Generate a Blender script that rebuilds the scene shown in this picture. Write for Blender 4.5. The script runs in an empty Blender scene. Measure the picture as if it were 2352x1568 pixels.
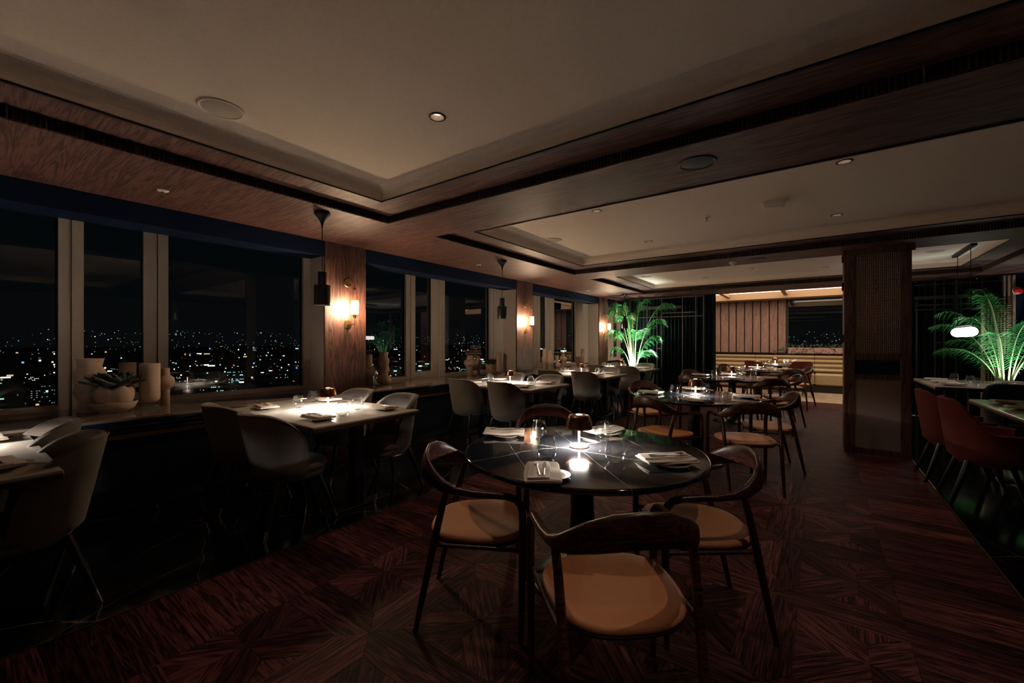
import bpy, math, random
from mathutils import Vector, Matrix
from mathutils import geometry as mgeo

random.seed(7)
R = math.radians
PI = math.pi
SC = bpy.context.scene
COL = SC.collection

# ------------------------------------------------------------------ camera
CAM_H = 1.36
YAW = R(36.2)
cam_data = bpy.data.cameras.new('camera')
cam_data.sensor_width = 36.0
cam_data.lens = 963.0 / 2352.0 * 36.0
cam_data.shift_y = 1.0 / 2352.0
cam_data.clip_start = 0.05
cam_data.clip_end = 30000
cam = bpy.data.objects.new('camera', cam_data)
cam.location = (0, 0, CAM_H)
cam.rotation_euler = (R(90), 0, YAW)
COL.objects.link(cam)
SC.camera = cam

# ------------------------------------------------------------------ world: night sky
world = bpy.data.worlds.new('night_sky')
SC.world = world
world.use_nodes = True
wn = world.node_tree.nodes
wn['Background'].inputs[0].default_value = (0.30, 0.45, 0.52, 1)
wn['Background'].inputs[1].default_value = 0.0055

SC.view_settings.view_transform = 'Standard'
SC.view_settings.look = 'None'
SC.view_settings.gamma = 1.0
SC.view_settings.use_curve_mapping = False
SC.view_settings.exposure = 0.35

# light levels (watts / emission strengths) of the lamps the room has
P_DOWN = 15.0       # recessed ceiling spots
P_DOWN_FAR = 8.0
E_LAMP = 1200.0       # LED disc under a table lamp shade
E_SCONCE = 720.0    # filament bulb in wall lamp
P_PEND = 4.0        # black pendant
P_PALM = 260.0       # uplighter at the palm
E_PANEL = 2.2       # lit ceiling panel of the far room
E_LINEAR = 5.0      # linear pendant

# ------------------------------------------------------------------ mesh helpers
class MB:
    """collects shapes for ONE mesh object"""
    def __init__(self):
        self.v = []; self.f = []; self.s = []
    def add(self, vs, fs, smooth=False):
        o = len(self.v)
        self.v += [tuple(p) for p in vs]
        self.f += [tuple(i + o for i in f) for f in fs]
        self.s += [smooth] * len(fs)
        return self
    def box(self, x0, x1, y0, y1, z0, z1):
        vs = [(x0,y0,z0),(x1,y0,z0),(x1,y1,z0),(x0,y1,z0),(x0,y0,z1),(x1,y0,z1),(x1,y1,z1),(x0,y1,z1)]
        return self.add(vs, [(0,3,2,1),(4,5,6,7),(0,1,5,4),(1,2,6,5),(2,3,7,6),(3,0,4,7)])
    def obox(self, c, rx, ry, rz, ang):
        """box centred at c with half sizes, turned about z"""
        ca, sa = math.cos(ang), math.sin(ang)
        vs = []
        for z in (-rz, rz):
            for x, y in ((-rx,-ry),(rx,-ry),(rx,ry),(-rx,ry)):
                vs.append((c[0]+ca*x-sa*y, c[1]+sa*x+ca*y, c[2]+z))
        return self.add(vs, [(0,3,2,1),(4,5,6,7),(0,1,5,4),(1,2,6,5),(2,3,7,6),(3,0,4,7)])
    def bevbox(self, x0, x1, y0, y1, z0, z1, b):
        """box with chamfered upright and flat edges (loft of chamfered outlines)"""
        def ring(i, z):
            a0, a1, c0, c1 = x0+i, x1-i, y0+i, y1-i
            return [(a0+b,c0,z),(a1-b,c0,z),(a1,c0+b,z),(a1,c1-b,z),(a1-b,c1,z),(a0+b,c1,z),(a0,c1-b,z),(a0,c0+b,z)]
        return self.loft([ring(b,z0), ring(0,z0+b), ring(0,z1-b), ring(b,z1)], smooth=False)
    def prism(self, poly, z0, z1):
        n = len(poly)
        vs = [(p[0],p[1],z0) for p in poly] + [(p[0],p[1],z1) for p in poly]
        fs = [tuple(range(n-1,-1,-1)), tuple(range(n,2*n))]
        fs += [(i,(i+1)%n,n+(i+1)%n,n+i) for i in range(n)]
        return self.add(vs, fs)
    def loft(self, rings, closed=True, caps=True, smooth=True, loop=False):
        n = len(rings[0]); vs = [p for r in rings for p in r]; fs = []
        m = len(rings)
        for j in range(m if loop else m-1):
            for i in range(n if closed else n-1):
                a = j*n+i; b = j*n+(i+1)%n
                c = ((j+1)%m)*n+(i+1)%n; d = ((j+1)%m)*n+i
                fs.append((a,b,c,d))
        self.add(vs, fs, smooth)
        if caps and closed and not loop:
            self.add(rings[0], [tuple(range(n-1,-1,-1))])
            self.add(rings[-1], [tuple(range(n))])
        return self
    def lathe(self, prof, n=24, c=(0,0,0), smooth=True, caps=True):
        rings = []
        for r, z in prof:
            r = max(r, 1e-4)
            rings.append([(c[0]+r*math.cos(2*PI*i/n), c[1]+r*math.sin(2*PI*i/n), c[2]+z) for i in range(n)])
        return self.loft(rings, True, caps, smooth)
    def tube(self, pts, rad, n=10, caps=True, flat=1.0):
        pts = [Vector(p) for p in pts]
        if not isinstance(rad, (list, tuple)): rad = [rad]*len(pts)
        rings = []; up = None
        for i, p in enumerate(pts):
            t = (pts[min(i+1,len(pts)-1)] - pts[max(i-1,0)]).normalized()
            if up is None:
                a = Vector((0,0,1)) if abs(t.z) < .9 else Vector((1,0,0))
                up = (a - t*a.dot(t)).normalized()
            else:
                up = (up - t*up.dot(t)).normalized()
            sd = t.cross(up)
            rings.append([p + up*(rad[i]*math.cos(2*PI*k/n)*flat) + sd*(rad[i]*math.sin(2*PI*k/n)) for k in range(n)])
        return self.loft(rings, True, caps, True)
    def sphere(self, c, r, nu=16, nv=10, sz=1.0):
        prof = [(r*math.sin(PI*j/nv), -r*sz*math.cos(PI*j/nv)) for j in range(nv+1)]
        return self.lathe(prof, nu, c)
    def build(self, name, mat, parent=None):
        me = bpy.data.meshes.new(name)
        me.from_pydata(self.v, [], self.f)
        me.polygons.foreach_set('use_smooth', self.s)
        me.materials.append(mat)
        me.update()
        o = bpy.data.objects.new(name, me)
        COL.objects.link(o)
        if parent is not None: o.parent = parent
        return o

def thing(name, label, cat, loc=(0,0,0), rz=0.0, group=None):
    o = bpy.data.objects.new(name, None)
    o.empty_display_size = 0.1
    COL.objects.link(o)
    o.location = loc; o.rotation_euler = (0,0,rz)
    return tag(o, label, cat, group)

def tag(o, label, cat, group=None):
    o['label'] = label; o['category'] = cat
    if group: o['group'] = group
    return o

def struct(o, label=None, cat=None):
    o['kind'] = 'structure'
    if label: o['label'] = label
    if cat: o['category'] = cat
    return o

def stuff(o):
    o['kind'] = 'stuff'; return o

def copy_tree(o, parent=None):
    c = o.copy(); COL.objects.link(c)
    c.parent = parent
    for ch in list(o.children): copy_tree(ch, c)
    return c

def put(proto, used, loc, rz, label, group, scale=1.0):
    """first call moves the prototype itself, later calls copy it"""
    o = proto if not used[0] else copy_tree(proto)
    used[0] = True
    o.location = loc; o.rotation_euler = (0,0,rz); o.scale = (scale,)*3
    o['label'] = label; o['group'] = group
    return o

# ------------------------------------------------------------------ materials
def newmat(name):
    m = bpy.data.materials.new(name); m.use_nodes = True
    nt = m.node_tree
    return m, nt, nt.nodes, nt.links, nt.nodes['Principled BSDF']

def plain(name, col, rough=.5, metal=0., spec=.5, coat=0., sheen=0.):
    m, nt, N, L, B = newmat(name)
    B.inputs['Base Color'].default_value = (*col, 1)
    B.inputs['Roughness'].default_value = rough
    B.inputs['Metallic'].default_value = metal
    B.inputs['Specular IOR Level'].default_value = spec
    B.inputs['Coat Weight'].default_value = coat
    B.inputs['Sheen Weight'].default_value = sheen
    return m

def speckled(name, col, col2, scale, rough=.8, bump=.0, sheen=0., detail=4.):
    """plaster, fabric, ceramic: two close tones from noise plus a fine bump"""
    m, nt, N, L, B = newmat(name)
    tc = N.new('ShaderNodeTexCoord'); nz = N.new('ShaderNodeTexNoise')
    nz.inputs['Scale'].default_value = scale; nz.inputs['Detail'].default_value = detail
    cr = N.new('ShaderNodeValToRGB')
    cr.color_ramp.elements[0].position = .35; cr.color_ramp.elements[1].position = .65
    cr.color_ramp.elements[0].color = (*col, 1); cr.color_ramp.elements[1].color = (*col2, 1)
    L.new(tc.outputs['Object'], nz.inputs['Vector']); L.new(nz.outputs['Fac'], cr.inputs['Fac'])
    L.new(cr.outputs['Color'], B.inputs['Base Color'])
    B.inputs['Roughness'].default_value = rough
    B.inputs['Sheen Weight'].default_value = sheen
    if bump:
        bp = N.new('ShaderNodeBump'); bp.inputs['Strength'].default_value = bump
        bp.inputs['Distance'].default_value = .002
        L.new(nz.outputs['Fac'], bp.inputs['Height']); L.new(bp.outputs['Normal'], B.inputs['Normal'])
    return m

def wood(name, dark, mid, light, axis=0, scale=1.0, rough=.45, rand=False, spec=.5, fine=1.0, bump=.15):
    """grain stretched along one axis; rand shifts grain and tone per piece"""
    m, nt, N, L, B = newmat(name)
    tc = N.new('ShaderNodeTexCoord'); mp = N.new('ShaderNodeMapping')
    s = [14*scale, 14*scale, 14*scale]; s[axis] = .9*scale
    mp.inputs['Scale'].default_value = s
    L.new(tc.outputs['Object'], mp.inputs['Vector'])
    vec = mp.outputs['Vector']
    if rand:
        oi = N.new('ShaderNodeObjectInfo'); mul = N.new('ShaderNodeMath'); mul.operation = 'MULTIPLY'
        mul.inputs[1].default_value = 57.0
        L.new(oi.outputs['Random'], mul.inputs[0])
        ad = N.new('ShaderNodeVectorMath'); ad.operation = 'ADD'
        L.new(vec, ad.inputs[0]); L.new(mul.outputs[0], ad.inputs[1]); vec = ad.outputs[0]
    nz = N.new('ShaderNodeTexNoise'); nz.inputs['Scale'].default_value = 1.0
    nz.inputs['Detail'].default_value = 3; nz.inputs['Distortion'].default_value = 1.3
    L.new(vec, nz.inputs['Vector'])
    # rings: noise value folded into bands
    mu = N.new('ShaderNodeMath'); mu.operation = 'MULTIPLY'; mu.inputs[1].default_value = 26.0*fine
    L.new(nz.outputs['Fac'], mu.inputs[0])
    si = N.new('ShaderNodeMath'); si.operation = 'SINE'; L.new(mu.outputs[0], si.inputs[0])
    nf = N.new('ShaderNodeTexNoise'); nf.inputs['Scale'].default_value = 6.0*fine; nf.inputs['Detail'].default_value = 5
    L.new(vec, nf.inputs['Vector'])
    mx = N.new('ShaderNodeMath'); mx.operation = 'MULTIPLY_ADD'; mx.inputs[1].default_value = .20; 
    L.new(si.outputs[0], mx.inputs[0]); L.new(nf.outputs['Fac'], mx.inputs[2])
    cr = N.new('ShaderNodeValToRGB'); e = cr.color_ramp.elements
    e[0].position = .28; e[0].color = (*dark, 1); e[1].position = .75; e[1].color = (*light, 1)
    k = cr.color_ramp.elements.new(.5); k.color = (*mid, 1)
    L.new(mx.outputs[0], cr.inputs['Fac'])
    out = cr.outputs['Color']
    if rand:
        hs = N.new('ShaderNodeHueSaturation')
        mr = N.new('ShaderNodeMapRange'); mr.inputs['To Min'].default_value = .5; mr.inputs['To Max'].default_value = 1.65
        L.new(oi.outputs['Random'], mr.inputs['Value']); L.new(mr.outputs[0], hs.inputs['Value'])
        L.new(out, hs.inputs['Color']); out = hs.outputs['Color']
    L.new(out, B.inputs['Base Color'])
    B.inputs['Roughness'].default_value = rough
    B.inputs['Specular IOR Level'].default_value = spec
    if bump:
        bp = N.new('ShaderNodeBump'); bp.inputs['Strength'].default_value = bump; bp.inputs['Distance'].default_value = .002
        L.new(mx.outputs[0], bp.inputs['Height']); L.new(bp.outputs['Normal'], B.inputs['Normal'])
    return m

def marble(name, base, vein, scale, width, rough, spec=.5, rand=False):
    """dark polished stone with thin straight veins"""
    m, nt, N, L, B = newmat(name)
    tc = N.new('ShaderNodeTexCoord'); vec = tc.outputs['Object']
    if rand:
        oi = N.new('ShaderNodeObjectInfo'); mul = N.new('ShaderNodeMath'); mul.operation = 'MULTIPLY'; mul.inputs[1].default_value = 31.
        L.new(oi.outputs['Random'], mul.inputs[0])
        ad = N.new('ShaderNodeVectorMath'); ad.operation = 'ADD'
        L.new(vec, ad.inputs[0]); L.new(mul.outputs[0], ad.inputs[1]); vec = ad.outputs[0]
    nz = N.new('ShaderNodeTexNoise'); nz.inputs['Scale'].default_value = 2.2; nz.inputs['Detail'].default_value = 6
    L.new(vec, nz.inputs['Vector'])
    # sets of long, nearly straight hairlines in three directions, broken up by a mask
    acc = None
    for ang, fq, wob in ((.45, scale, .10), (1.25, scale*.62, .16), (-.75, scale*.45, .22)):
        dt = N.new('ShaderNodeVectorMath'); dt.operation = 'DOT_PRODUCT'
        dt.inputs[1].default_value = (math.cos(ang)*fq, math.sin(ang)*fq, 0)
        L.new(vec, dt.inputs[0])
        ad2 = N.new('ShaderNodeMath'); ad2.operation = 'MULTIPLY_ADD'; ad2.inputs[1].default_value = wob*1.1
        L.new(nz.outputs['Fac'], ad2.inputs[0]); L.new(dt.outputs['Value'], ad2.inputs[2])
        pp_ = N.new('ShaderNodeMath'); pp_.operation = 'PINGPONG'; pp_.inputs[1].default_value = .5
        L.new(ad2.outputs[0], pp_.inputs[0])
        if acc is None: acc = pp_.outputs[0]
        else:
            mn = N.new('ShaderNodeMath'); mn.operation = 'MINIMUM'
            L.new(acc, mn.inputs[0]); L.new(pp_.outputs[0], mn.inputs[1]); acc = mn.outputs[0]
    n2 = N.new('ShaderNodeTexNoise'); n2.inputs['Scale'].default_value = 7.0; n2.inputs['Detail'].default_value = 3
    L.new(vec, n2.inputs['Vector'])
    br = N.new('ShaderNodeMath'); br.operation = 'MULTIPLY_ADD'; br.inputs[1].default_value = width*2.2; br.inputs[2].default_value = -width*.8
    L.new(n2.outputs['Fac'], br.inputs[0])
    sb = N.new('ShaderNodeMath'); sb.operation = 'ADD'
    L.new(acc, sb.inputs[0]); L.new(br.outputs[0], sb.inputs[1])
    cr = N.new('ShaderNodeValToRGB'); e = cr.color_ramp.elements
    e[0].position = 0; e[0].color = (*vein, 1); e[1].position = width; e[1].color = (*base, 1)
    L.new(sb.outputs[0], cr.inputs['Fac'])
    L.new(cr.outputs['Color'], B.inputs['Base Color'])
    B.inputs['Roughness'].default_value = rough; B.inputs['Specular IOR Level'].default_value = spec
    return m

def thin_glass(name, tint=(1,1,1), gloss=.0, fac=.9, r0=.05):
    m, nt, N, L, B = newmat(name); N.remove(B)
    out = N['Material Output']
    tr = N.new('ShaderNodeBsdfTransparent'); tr.inputs[0].default_value = (*tint, 1)
    gl = N.new('ShaderNodeBsdfGlossy'); gl.inputs['Roughness'].default_value = gloss
    # reflectance of a thin pane: r0 + (1-r0)*(1-cos)^5, same from both faces
    lw = N.new('ShaderNodeLayerWeight'); lw.inputs['Blend'].default_value = .5
    pw = N.new('ShaderNodeMath'); pw.operation = 'POWER'; pw.inputs[1].default_value = 3.4
    mu = N.new('ShaderNodeMath'); mu.operation = 'MULTIPLY_ADD'; mu.inputs[1].default_value = fac; mu.inputs[2].default_value = r0; mu.use_clamp = True
    mx = N.new('ShaderNodeMixShader')
    L.new(lw.outputs['Facing'], pw.inputs[0]); L.new(pw.outputs[0], mu.inputs[0]); L.new(mu.outputs[0], mx.inputs[0])
    L.new(tr.outputs[0], mx.inputs[1]); L.new(gl.outputs[0], mx.inputs[2]); L.new(mx.outputs[0], out.inputs['Surface'])
    return m

def glow(name, col, strength, sample=True):
    m, nt, N, L, B = newmat(name)
    B.inputs['Base Color'].default_value = (*[min(1,c*.8) for c in col], 1)
    B.inputs['Emission Color'].default_value = (*col, 1)
    B.inputs['Emission Strength'].default_value = strength
    if not sample: m.cycles.emission_sampling = 'NONE'
    return m

M = {}
M['soffit'] = wood('soffit_walnut', (.032,.0135,.011), (.084,.037,.029), (.132,.061,.049), axis=0, scale=1.0, rough=.55, fine=1.3, spec=.25)
M['column'] = wood('column_walnut', (.024,.010,.0075), (.066,.028,.020), (.11,.050,.036), axis=2, scale=1.6, rough=.5, fine=1.2)
M['walnut'] = wood('chair_walnut', (.026,.0075,.0055), (.062,.0195,.014), (.098,.034,.024), axis=0, scale=2.2, rough=.36, fine=.8)
M['pillar'] = wood('pillar_walnut', (.030,.010,.009), (.075,.028,.024), (.11,.045,.038), axis=2, scale=1.4, rough=.5)
M['parquet'] = wood('smoked_oak', (.018,.0056,.0061), (.059,.0180,.0188), (.122,.040,.037), axis=0, scale=1.5, rough=.58, rand=True, spec=.06, fine=1.15, bump=.35)
M['farslat'] = wood('slat_oak', (.17,.095,.072), (.26,.15,.118), (.31,.185,.147), axis=2, scale=1.5, rough=.55)
M['plaster'] = speckled('ceiling_plaster', (.76,.65,.55), (.80,.69,.59), 60, .85, .05)
M['flute'] = plain('dark_fluting', (.030,.014,.010), .6)
M['black'] = plain('black_paint', (.006,.006,.007), .5, 0, .25)
M['blackmetal'] = plain('black_powder_coat', (.010,.011,.013), .38, .0, .5)
M['navy'] = plain('navy_paint', (.0024,.0065,.020), .8, 0, .08)
M['navyfab'] = speckled('navy_leather', (.004,.009,.020), (.006,.012,.026), 40, .45)
M['beige'] = speckled('window_frame_paint', (.42,.36,.31), (.46,.40,.35), 120, .7, .05)
M['sill'] = marble('sill_stone', (.20,.15,.125), (.30,.23,.19), 2.0, .04, .10)
M['tile'] = marble('black_marble_tile', (.004,.004,.005), (.16,.14,.12), 1.7, .007, .10, .5, True)
M['grout'] = plain('grout', (.02,.018,.015), .8)
M['brass'] = plain('brushed_brass', (.62,.42,.20), .28, 1.0)
M['brassdark'] = plain('aged_brass_strip', (.40,.28,.13), .35, 1.0)
M['steel'] = plain('polished_steel', (.60,.57,.53), .18, 1.0)
M['copper'] = plain('copper_shade', (.42,.20,.11), .24, 1.0)
M['lampmetal'] = plain('satin_rose_metal', (.72,.60,.52), .35, .6)
M['darkstone'] = marble('dark_marble_top', (.007,.0075,.009), (.30,.235,.19), 2.7, .0075, .07, .55)
M['tabletop'] = marble('pale_stone_top', (.50,.44,.38), (.56,.50,.44), 2.0, .03, .16)
M['tableedge'] = plain('walnut_table_edge', (.05,.020,.014), .45)
M['grey'] = speckled('taupe_upholstery', (.100,.082,.070), (.140,.115,.098), 260, .95, .25, .15)
M['red'] = speckled('burgundy_velvet', (.105,.013,.012), (.135,.018,.016), 260, .95, .2, .0)
M['leather'] = speckled('caramel_leather', (.50,.190,.075), (.56,.220,.090), 300, .55, .15)
M['seatunder'] = plain('dark_piping', (.020,.012,.009), .6)
M['legblack'] = plain('black_leg', (.007,.007,.008), .35)
M['napkin'] = speckled('linen_napkin', (.56,.47,.40), (.62,.53,.46), 400, .9, .25)
M['plate'] = plain('stoneware_plate', (.30,.24,.20), .3)
M['cutlery'] = plain('cutlery_steel', (.50,.46,.43), .22, 1.0)
M['glass'] = thin_glass('drinking_glass', (.97,.98,.98), .03, 1.0, .06)
M['bulbglass'] = thin_glass('sconce_glass', (1,.98,.95), .03, .6, .04)
M['window'] = thin_glass('window_glass', (.80,.86,.88), .0, .9, .075)
M['vase'] = speckled('clay_vase', (.42,.31,.24), (.50,.37,.29), 180, .85, .1)
M['leaf'] = plain('palm_leaf', (.030,.22,.055), .38, 0, .5)
M['stem'] = plain('palm_stem', (.36,.44,.22), .5)
M['succ'] = plain('succulent_leaf', (.045,.070,.055), .5)
M['curtain'] = plain('green_velvet', (.0025,.0095,.008), .95, 0, .15, 0, .0)
M['bars'] = plain('bronze_bar', (.030,.026,.024), .4, .3)
M['rope'] = speckled('woven_rope', (.20,.135,.11), (.32,.22,.18), 90, .9, .3)
M['linen'] = speckled('linen_panel', (.19,.135,.118), (.22,.155,.135), 200, .9, .1)
M['olive'] = speckled('olive_leather', (.34,.25,.135), (.40,.30,.165), 30, .5, .05)
M['carpet'] = speckled('patterned_carpet', (.24,.17,.11), (.38,.29,.20), 7, .95, .2)
M['tan'] = plain('tan_trim', (.45,.30,.18), .6)
M['pinkplaster'] = speckled('planter_paint', (.34,.20,.17), (.38,.23,.20), 30, .7)
M['white'] = plain('white_plastic', (.75,.72,.68), .5)
M['grille'] = speckled('speaker_grille', (.36,.31,.26), (.44,.39,.33), 700, .8)
M['redplastic'] = plain('red_plastic', (.55,.02,.02), .25)
M['soil'] = plain('dark_planter', (.012,.010,.009), .6)
M['mesh'] = plain('perforated_brass', (.60,.45,.26), .35, .9)
M['e_lamp'] = glow('led_disc', (1, .93, .84), E_LAMP)
M['e_top'] = glow('touch_button', (1, .93, .85), 1.6, False)
M['e_bulb'] = glow('filament_bulb', (1, .72, .46), E_SCONCE)
M['e_panel'] = glow('lit_ceiling_panel', (1, .78, .58), E_PANEL)
M['e_linear'] = glow('alabaster_disc', (1, .93, .88), E_LINEAR)
M['e_warm'] = glow('pendant_bulb', (1, .72, .48), 2.0, False)
M['e_cup'] = glow('downlight_cup', (1, .84, .68), 1.0, False)
CITY = [glow('city_light_' + n, c, s, False) for n, c, s in (
    ('white', (1,.92,.80), 1.6), ('cyan', (.50,.95,.95), 1.4), ('amber', (1,.66,.34), 1.0),
    ('blue', (.20,.45,1.0), 1.6), ('green', (.45,1,.60), .9), ('dim', (.9,.95,.85), .28), ('red', (1,.16,.18), 1.2))]
M['ground'] = plain('city_ground', (.010,.014,.016), .9)
M['bldg'] = plain('far_facade', (.030,.032,.034), .9)

# ------------------------------------------------------------------ photo pixel -> place, on a known plane
CYW, SYW = math.cos(YAW), math.sin(YAW)
def ray(px, py):
    u = (px - 1176.0) / 963.0; v = (785.0 - py) / 963.0
    return (CYW*u - SYW, SYW*u + CYW, v)
def on_y(px, py, Y):
    d = ray(px, py); t = Y / d[1]; return (d[0]*t, CAM_H + d[2]*t)     # x, z
def on_x(px, py, X):
    d = ray(px, py); t = X / d[0]; return (d[1]*t, CAM_H + d[2]*t)     # y, z
def on_z(px, py, Z):
    d = ray(px, py); t = (Z - CAM_H) / d[2]; return (d[0]*t, d[1]*t)   # x, y
def to_px(x, y, z):
    r = CYW*x + SYW*y; f = -SYW*x + CYW*y
    if f < .15: return None
    return (1176 + 963*r/f, 785 - 963*(z - CAM_H)/f)

# ------------------------------------------------------------------ main levels
Z_SOF = 2.49; Z_LEDGE = 2.56; Z_CEIL = 2.675
X_COL = -4.46; X_FAS = -4.77; X_WIN = -5.42
X_STRIP_L = -2.83; X_STRIP_R = 0.87
Y_CURT = 10.6; Y_FAR = 14.6; X_RIGHT = 3.4; Y_BACK = -2.6
COFFERS = [(-3.33, 2.12, -0.60, 2.546), (-3.33, 2.12, 3.149, 6.306), (-3.33, 2.12, 6.945, 9.854)]
COLUMNS = [(2.546, 3.07), (6.239, 6.76), (9.80, 10.34)]

# ------------------------------------------------------------------ floor: parquet
floor = struct(MB().box(X_STRIP_L, X_STRIP_R, Y_BACK, 11.65, -.06, -.011).build('floor', M['grout']),
               'dark smoked oak parquet floor laid in star panels between brass strips', 'floor')
def clip(poly, ax, lim, keep_less):
    out = []
    for i in range(len(poly)):
        a, b = poly[i], poly[(i+1) % len(poly)]
        ia = (a[ax] <= lim) if keep_less else (a[ax] >= lim)
        ib = (b[ax] <= lim) if keep_less else (b[ax] >= lim)
        if ia: out.append(a)
        if ia != ib:
            t = (lim - a[ax]) / (b[ax] - a[ax])
            out.append((a[0] + (b[0]-a[0])*t, a[1] + (b[1]-a[1])*t))
    return out
def area(poly):
    return .5*sum(poly[i][0]*poly[(i+1)%len(poly)][1] - poly[(i+1)%len(poly)][0]*poly[i][1] for i in range(len(poly)))
def shrink(poly, d):
    n = len(poly); out = []
    for i in range(n):
        p0, p1, p2 = Vector(poly[i-1]), Vector(poly[i]), Vector(poly[(i+1)%n])
        e1 = (p1-p0).normalized(); e2 = (p2-p1).normalized()
        n1 = Vector((-e1.y, e1.x)); n2 = Vector((-e2.y, e2.x))
        k = 1 + n1.dot(n2)
        out.append(tuple(p1 + (n1+n2)*(d/max(k,.25))))
    return out
TILE = .75; W = .11; S = TILE/2 - W; D = .15
pieces = []       # (polygon ccw, grain angle)
for i in range(-3, 4):
    for j in range(-4, 17):
        ax, ay = -1.70 + TILE*i, 1.19 + TILE*j
        for k in range(4):
            ca, sa = round(math.cos(k*PI/2)), round(math.sin(k*PI/2))
            def rot(p, ox, oy): return (ox + ca*p[0] - sa*p[1], oy + sa*p[0] + ca*p[1])
            bx, by = ax + TILE/2, ay + TILE/2
            if k < 2:
                pieces.append(([rot(p, ax, ay) for p in ((0,0),(TILE,0),(TILE-W,W),(W,W))], k*PI/2))
                pieces.append(([rot(p, ax, ay) for p in ((0,0),(W,-W),(TILE-W,-W),(TILE,0))], k*PI/2))
            pieces.append(([rot(p, bx, by) for p in ((0,0),(D,0),(S,S-D),(S,S))], k*PI/2 + PI/4))
            pieces.append(([rot(p, bx, by) for p in ((0,0),(S,S),(S-D,S),(0,D))], k*PI/2 + PI/4))
            pieces.append(([rot(p, bx, by) for p in ((D,0),(S,-(S-D)),(S,S-D))], k*PI/2))
XL, XR = -2.25, .335
cut = []
for poly, ang in pieces:
    for ax, lim, less in ((0,XL,False),(0,XR,True),(1,Y_BACK,False),(1,11.64,True)):
        if len(poly) > 2: poly = clip(poly, ax, lim, less)
    if len(poly) > 2 and abs(area(poly)) > 4e-4: cut.append((poly, ang))
y = Y_BACK + .02
while y < 11.55:
    w = .142
    cut.append(([(X_STRIP_L+.012,y),(XL,y),(XL,y+w),(X_STRIP_L+.012,y+w)], 0.0))
    w2 = .155
    cut.append(([(XR,y),(X_STRIP_R-.012,y),(X_STRIP_R-.012,y+w),(XR,y+w)], 0.0))
    y += w
def px_area(poly):
    q = [to_px(p[0], p[1], 0) for p in poly]
    if any(a is None for a in q): return 0
    cx = sum(a[0] for a in q)/len(q); cy = sum(a[1] for a in q)/len(q)
    if not (-60 < cx < 2400 and 780 < cy < 1640): return 0
    return abs(area(q))
cut.sort(key=lambda c: -px_area(c[0]))
shared = {}
rest = MB()
for idx, (poly, ang) in enumerate(cut):
    if area(poly) < 0: poly = poly[::-1]
    poly = shrink(poly, .0005)
    if idx < 300:
        cx = sum(p[0] for p in poly)/len(poly); cy = sum(p[1] for p in poly)/len(poly)
        ca, sa = math.cos(-ang), math.sin(-ang)
        loc = [(ca*(p[0]-cx) - sa*(p[1]-cy), sa*(p[0]-cx) + ca*(p[1]-cy)) for p in poly]
        key = tuple((round(a,4), round(b,4)) for a, b in loc)
        if key in shared:
            o = bpy.data.objects.new('plank', shared[key]); COL.objects.link(o); o.parent = floor
        else:
            b = MB()
            inn = shrink(loc, .0006)
            n = len(loc)
            b.loft([[(*p, -.012) for p in loc], [(*p, -.0006) for p in loc], [(*p, 0) for p in inn]], smooth=False)
            o = b.build('plank', M['parquet'], floor); shared[key] = o.data
        o.location = (cx, cy, random.uniform(-.0004, .0003)); o.rotation_euler = (0, 0, ang)
    else:
        rest.prism(poly, -.012, -.0003)
stuff(rest.build('plank_field', M['parquet'], floor))
for n, x in ((1, X_STRIP_L), (2, X_STRIP_R)):
    struct(MB().box(x-.005, x+.005, Y_BACK, 11.6, -.03, .0012).build('trim_%d' % n, M['brassdark']),
           'thin brass strip between parquet and black tiles, %s' % ('window side' if n == 1 else 'pillar side'), 'floor trim')

# black marble tiles on both sides
def tile_floor(name, x0, x1, ys, xs, lab):
    f = struct(MB().box(x0, x1, ys[0], ys[-1], -.06, -.006).build(name, M['grout']), lab, 'floor')
    for i in range(len(xs)-1):
        for j in range(len(ys)-1):
            a, b, c, d = xs[i]+.001, xs[i+1]-.001, ys[j]+.001, ys[j+1]-.001
            t = MB().bevbox(-(b-a)/2, (b-a)/2, -(d-c)/2, (d-c)/2, -.008, 0, .001).build('tile', M['tile'], f)
            t.location = ((a+b)/2, (c+d)/2, 0)
ys = [Y_BACK] + [1.19 + 1.2*k for k in range(-3, 8)] + [Y_CURT]
tile_floor('floor_tiles_window', -4.48, X_STRIP_L-.005, ys, [-4.48, -4.08, -3.457, X_STRIP_L-.005],
           'polished black marble tiles with white veins along the window wall')
tile_floor('floor_tiles_alcove', X_STRIP_R+.005, X_RIGHT, ys, [X_STRIP_R+.005, 1.5, 2.12, 2.74, X_RIGHT],
           'polished black marble tiles with white veins beside the pillar')
fc = struct(MB().box(-4.4, X_RIGHT, 11.65, Y_FAR, -.06, .004).build('floor_carpet', M['carpet']), 'beige patterned carpet below the ribbed banquette', 'carpet')
struct(MB().box(-5.6, X_STRIP_L, Y_CURT, 11.65, -.06, -.002).build('floor_corner', M['tile']), 'black stone floor behind the green curtain', 'floor')
struct(MB().box(X_STRIP_R, X_RIGHT, Y_CURT, 11.65, -.06, -.002).build('floor_passage', M['tile']), 'black stone floor behind the alcove curtain', 'floor')

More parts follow.
